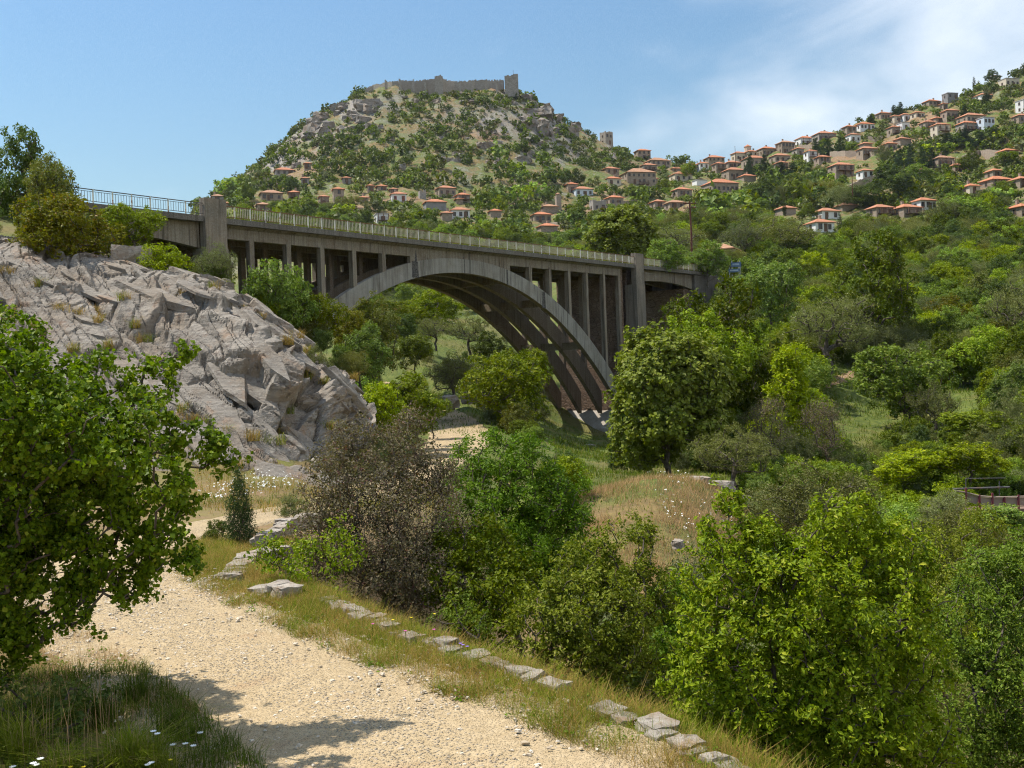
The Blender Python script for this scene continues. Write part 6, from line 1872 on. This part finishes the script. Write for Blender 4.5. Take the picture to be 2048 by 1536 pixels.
def left_side(n, y0, y1, depth, seed, thr):
    y = y0 + (y1 - y0) * rngD.rand(n)
    x = road_side(y, -.92) - depth * rngD.rand(n) ** 1.3
    k = rngD.rand(n) < np.clip(fbm(x * 1.1 + seed, y * 1.1, oct=3) + thr, .03, 1)
    return x[k], y[k], height(x[k], y[k]) - .01
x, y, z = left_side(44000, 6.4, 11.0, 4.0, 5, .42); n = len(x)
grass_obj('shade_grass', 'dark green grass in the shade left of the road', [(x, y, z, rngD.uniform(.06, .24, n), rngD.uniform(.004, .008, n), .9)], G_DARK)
x, y, z = left_side(40000, 9.3, 18.0, 3.0, 25, .5); n = len(x)
grass_obj('pink_dry_grass', 'pinkish dry grass along the left edge of the road', [(x, y, z, rngD.uniform(.05, .20, n), rngD.uniform(.003, .006, n), .8)], G_PINK, True)
# broad-leaved weeds among the grass
x, y, z = verge(2600, 6.6, 15.5, 77, .1); x2, y2, z2 = left_side(1500, 6.6, 12, 4, 31, .2)
c_ = np.stack([np.concatenate([x, x2]), np.concatenate([y, y2]), np.concatenate([z, z2]) + .04], -1)
v, f = leaves(rngD, c_, .06, np.tile([0, 0, 1.0], (len(c_), 1)), 9, .035, up=.8, aspect=.6)
tag(link('verge_weeds', mesh_np('verge_weeds', v, f, L_FINE)), 'small leafy weeds scattered in the verge grass', 'weeds', kind='stuff')
# tall tufts near the camera
def tuft_set(cx, cy, cz, r, n, h0, h1_, w, ln=1.0):
    a = rngD.uniform(0, 6.28, n); q = r * np.sqrt(rngD.rand(n))
    return (cx + np.cos(a) * q, cy + np.sin(a) * q, np.full(n, cz), rngD.uniform(h0, h1_, n), np.full(n, w), ln)
sets = []
for px, py, n, hh in ((255, 1540, 700, .52), (300, 1535, 420, .46), (40, 1530, 420, .50), (-10, 1510, 300, .5), (330, 1545, 200, .34), (120, 1560, 300, .4)):
    p = GP(px, py, -2.95); sets.append(tuft_set(p[0], p[1], h1(p[0], p[1]), .10, n, hh * .4, hh, .006, 1.1))
grass_obj('tall_grass_tufts', 'tall bright green grass tufts at the lower left corner', sets, G_GREEN)
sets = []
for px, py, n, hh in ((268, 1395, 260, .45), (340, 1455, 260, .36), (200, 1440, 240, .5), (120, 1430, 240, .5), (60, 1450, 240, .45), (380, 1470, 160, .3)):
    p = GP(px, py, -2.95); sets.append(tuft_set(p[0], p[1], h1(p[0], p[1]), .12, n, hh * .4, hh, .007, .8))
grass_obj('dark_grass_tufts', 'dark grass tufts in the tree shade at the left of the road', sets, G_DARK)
p = GP(190, 1520, -2.95)
grass_obj('dry_stalks', 'thin reddish dry stalks standing in the lower left', [tuft_set(p[0], p[1], h1(p[0], p[1]), .55, 60, .5, .95, .004, .25)], G_PINK)
# mound, meadow at the foot of the rock, clearing, rock ledges
def field(n, box, h0, h1_, w, seed=0, thr=.5, y0=20, y1=200, ln=.7):
    """grass on ground patches bounded in plan"""
    x = rngD.uniform(box[0], box[1], n); y = rngD.uniform(box[2], box[3], n)
    k = rngD.rand(n) < np.clip(fbm(x * .35 + seed, y * .35, oct=3) + thr, .03, 1)
    x, y = x[k], y[k]
    return (x, y, height(x, y) - .03, rngD.uniform(h0, h1_, len(x)), np.full(len(x), w), ln)
grass_obj('mound_grass', 'dry brown grass covering the mound behind the bushes', [field(42000, (2.2, 11.5, 31, 52), .15, .5, .018, 3, .5)], G_PINK, True)
grass_obj('mound_green_grass', 'green grass patches on the mound and its foot', [field(16000, (1.5, 12.5, 30, 54), .15, .45, .020, 13, .15), field(7000, (-9, -2, 26, 34), .12, .4, .014, 2, .4), field(26000, (3, 19, 52, 92), .2, .5, .04, 6, .5)], G_MEADOW, True)
grass_obj('foot_meadow', 'dry grass at the foot of the rock beside the road', [field(9000, (-11, -2, 27, 36), .1, .4, .014, 8, .4)], G_STRAW, True)
grass_obj('clearing_grass', 'bright green grass of the clearing on the right slope', [field(42000, (20, 52, 66, 112), .2, .55, .05, 3, .45)], G_MEADOW, True)
grass_obj('under_arch_grass', 'yellowish grass on the slope under the arch', [field(30000, (-22, 12, 84, 160), .2, .5, .055, 9, .4)], G_MEADOW, True)
# tufts on the rock
sets, sets2 = [], []
for px, py in [(20, 640), (60, 640), (90, 655), (120, 600), (150, 620), (180, 600), (200, 640), (230, 610), (215, 680), (260, 640), (285, 650), (300, 690), (420, 600), (450, 595), (480, 610), (500, 600), (520, 640), (540, 660), (560, 690), (585, 680), (600, 700), (530, 620), (610, 740), (620, 700), (640, 720), (600, 800), (570, 830), (560, 860), (360, 800), (380, 830), (410, 820), (450, 850), (500, 850), (540, 930), (480, 930), (520, 960), (650, 760), (690, 770), (720, 800), (700, 820), (20, 540), (50, 500), (70, 560), (20, 600), (660, 850), (150, 690), (330, 600), (360, 600)]:
    p = rock_at(px + rngD.normal() * 4, py + rngD.normal() * 4)
    for _ in range(2):
        (sets if rngD.rand() < .65 else sets2).append(tuft_set(p[0] + rngD.normal() * .15, p[1], p[2] - .1, .20, 70, .2, .62, .014, 1.1))
grass_obj('rock_grass', 'straw-coloured grass tufts rooted on the ledges of the rock', sets, G_STRAW)
grass_obj('rock_green_grass', 'green grass tufts rooted on the ledges of the rock', sets2, G_GREEN)
# weeds along the edge of the deck
t = rngD.uniform(-1, 61, 5200); t = t[rngD.rand(len(t)) < np.clip(.5 + fbm(t * .4, t * 0, oct=3), .05, 1)]
w = np.array([b2w(a, rngD.uniform(-.70, -.25), DECK - .02) for a in t])
grass_obj('deck_weeds', 'green weeds growing along the edge of the bridge deck', [(w[:, 0], w[:, 1], w[:, 2], rngD.uniform(.08, .32, len(w)), np.full(len(w), .05), .7)], G_GREEN)

# wild flowers
def petal_head(r, n, col, name):
    m = MB()
    for i in range(n):
        a = 6.283 * i / n; c, s = math.cos(a), math.sin(a)
        m.add([(0, 0, 0), (c * r * .6 - s * r * .28, s * r * .6 + c * r * .28, r * .1), (c * r, s * r, r * .22), (c * r * .6 + s * r * .28, s * r * .6 - c * r * .28, r * .1)], [(0, 1, 2, 3)])
    return m.mesh(name, col)
PETAL_W = plain('petal_white', (0.85, 0.85, 0.80), var=.02); PETAL_Y = plain('petal_yellow', (0.80, 0.60, 0.03), var=.02); PETAL_P = plain('petal_pink', (0.65, 0.10, 0.42), var=.02); PETAL_V = plain('petal_violet', (0.30, 0.18, 0.60), var=.02)
HEADS = {'white': petal_head(.028, 9, PETAL_W, 'flower_head'), 'yellow': petal_head(.02, 7, PETAL_Y, 'flower_head'), 'pink': petal_head(.022, 6, PETAL_P, 'flower_head'), 'violet': petal_head(.024, 6, PETAL_V, 'flower_head')}
STEM = MB(); STEM.tube([(0, 0, -.02), (.01, 0, .5), (0, 0, 1)], .003, 4); STEM = STEM.mesh('stem', G_DARK)
FL = [('white', 80, 1518, .30), ('white', 66, 1527, .26), ('white', 72, 1530, .22), ('white', 25, 1534, .2), ('white', 306, 1463, .34), ('white', 314, 1468, .34), ('white', 302, 1526, .2), ('white', 295, 1530, .18), ('white', 345, 1490, .2), ('white', 386, 1492, .2), ('white', 370, 1488, .2), ('white', 400, 1466, .18), ('yellow', 140, 1534, .2), ('yellow', 166, 1534, .2), ('yellow', 340, 1520, .2),
      ('pink', 867, 1259, .22), ('pink', 810, 1262, .2), ('pink', 745, 1248, .2), ('violet', 925, 1290, .1), ('violet', 934, 1293, .1), ('violet', 920, 1287, .1), ('yellow', 822, 1235, .25), ('yellow', 868, 1228, .3), ('yellow', 785, 1240, .25)]
for c, px, py, hgt in FL:
    hgt = hgt * (.55 if px > 500 else .8)
    p = GP(px, py, -2.95 + hgt)
    zz = h1(p[0], p[1])
    r = empty('wildflower', (p[0], p[1], zz), rngD.uniform(0, 6)); tag(r, c + (' wildflower in the shade at the lower left corner' if px < 500 else ' wildflower growing beside the stone kerb'), 'flower', c + (' wildflowers at the lower left' if px < 500 else ' wildflowers at the kerb'))
    hh = max(.1, p[2] - zz)
    link('stem', STEM, r, scale=(1, 1, hh)); link('flower_head', HEADS[c], r, loc=(0, 0, hh))
# small white blossom far off on the mound and at the foot of the rock: nobody could count it
x = np.concatenate([rngD.uniform(5.5, 9.5, 110), rngD.uniform(-9, -3.5, 700)]); y = np.concatenate([rngD.uniform(36, 45, 110), rngD.uniform(28.5, 34, 700)])
z = height(x, y) + rngD.uniform(.25, .5, len(x))
k = off = np.hypot(RD[None, ::6, 0] - x[:, None], RD[None, ::6, 1] - y[:, None]).min(1) > 2.0
x, y, z = x[k], y[k], z[k]
c = np.stack([x, y, z], -1)
v, f = leaves(rngD, c, .05, np.tile([0, 0, 1.0], (len(c), 1)), 3, .05, up=2, aspect=.9)
tag(link('white_blossom', mesh_np('white_blossom', v, f, PETAL_W)), 'tiny white flowers in the grass of the mound and the rock foot', 'blossom', kind='stuff')

# blue road sign boards behind the end of the bridge
SIGN_BLUE = plain('sign_blue', (0.10, 0.16, 0.25), .5); SIGN_PALE = plain('sign_pale', (0.30, 0.38, 0.45), .5); SIGN_METAL = plain('sign_metal', (0.45, 0.47, 0.48), .5)
def sign(px0, px1, top, bot, foot_row, Y, label):
    a, b = PP(px0, foot_row, Y), PP(px1, foot_row, Y); k = Y / F
    r = empty('road_sign', tuple(a)); tag(r, label, 'sign')
    W = b[0] - a[0]; H0 = (foot_row - bot) * k; H1 = (foot_row - top) * k
    for x in (0, W):
        m = MB(); m.tube([(x, 0.06, -1.0), (x, 0.06, H1 + .25)], .05, 6); m.build('post', SIGN_METAL, r)
    m = MB(); m.box(-.15, W + .15, -.02, .03, H0, H1); p = m.build('panel', SIGN_BLUE, r)
    m = MB(); m.box(0.05, W * .9, -.032, -.022, H0 + (H1 - H0) * .35, H0 + (H1 - H0) * .75); m.build('pale_band', SIGN_PALE, p)
sign(1464, 1480, 525, 534, 548, 152, 'upper blue road sign behind the bridge end')
sign(1459, 1478, 538, 545, 556, 146, 'lower blue road sign close to the stone pitching')
# footbridge with red posts
FB_RED = plain('red_paint', (0.20, 0.045, 0.055), .6); FB_BOARD = plain('beige_board', (0.33, 0.25, 0.19), .8)
Y = 43.0
o = PP(1908, 1012, Y); fb = empty('footbridge', tuple(o), 0.0); tag(fb, 'small footbridge with red posts and beige boards at the right edge', 'bridge')
def fbx(px, py, dy=0.0):
    p = PP(px, py, Y + dy); return p - o
def bar(name, a, b, r, mat, parent=fb):
    m = MB(); m.tube([a, b], r, 6); return m.build(name, mat, parent)
for px, t0, b0 in ((1931, 976, 1004), (1958, 990, 1012), (1984, 986, 1016), (2008, 994, 1012), (2036, 990, 1014)):
    bar('post', fbx(px, t0), fbx(px + 1, b0 + 8), .045, FB_RED)
pts = [(1908, 981), (1932, 985), (1958, 992), (1984, 994), (2010, 994), (2070, 992)]
for (a0, a1), (b0, b1) in zip(pts[:-1], pts[1:]):
    bar('handrail', fbx(a0, a1), fbx(b0, b1), .035, FB_BOARD)
for (a0, a1), (b0, b1) in zip(pts[1:-1], pts[2:]):
    p, q = fbx(a0, a1 + 2, .06), fbx(b0, b1 + 2, .06); p2, q2 = fbx(a0, a1 + 18, .06), fbx(b0, b1 + 18, .06)
    m = MB(); th = np.array([0, .05, 0]); m.hexa([p2, q2, q2 + th, p2 + th, p, q, q + th, p + th]); m.build('board', FB_BOARD, fb)
bar('pipe', fbx(1906, 978, 1.0), fbx(2018, 974, 1.0), .045, STEEL)
for px, t0 in ((1931, 957), (1998, 962)):
    bar('frame_upright', fbx(px, t0, 1.0), fbx(px, 1000, 1.0), .02, STEEL)
bar('frame_bar', fbx(1931, 957, 1.0), fbx(2010, 956, 1.0), .018, STEEL)
m = MB(); m.box(0.6, 5.0, .12, 1.3, -.42, -.24); m.build('deck', RUBBLE, fb)
m = MB(); m.box(0.9, 1.5, .2, 1.2, -4, -.43); m.box(3.2, 4.0, .2, 1.2, -4, -.43); m.build('pier', RUBBLE, fb)
# ================================================================ the air: thin haze over the valley
hz = MB(); hz.box(-2500, 2500, -400, 2500, -60, 230)
k = NT('haze_air')
pv = k.n('ShaderNodeVolumePrincipled', {'Color': (0.80, 0.88, 1.0), 'Density': 0.00005, 'Anisotropy': 0.3})
k.t.links.new(pv.outputs[0], k.n('ShaderNodeOutputMaterial').inputs['Volume'])
tag(hz.build('haze', k.m), 'thin bluish haze in the air of the valley', 'haze', kind='stuff')
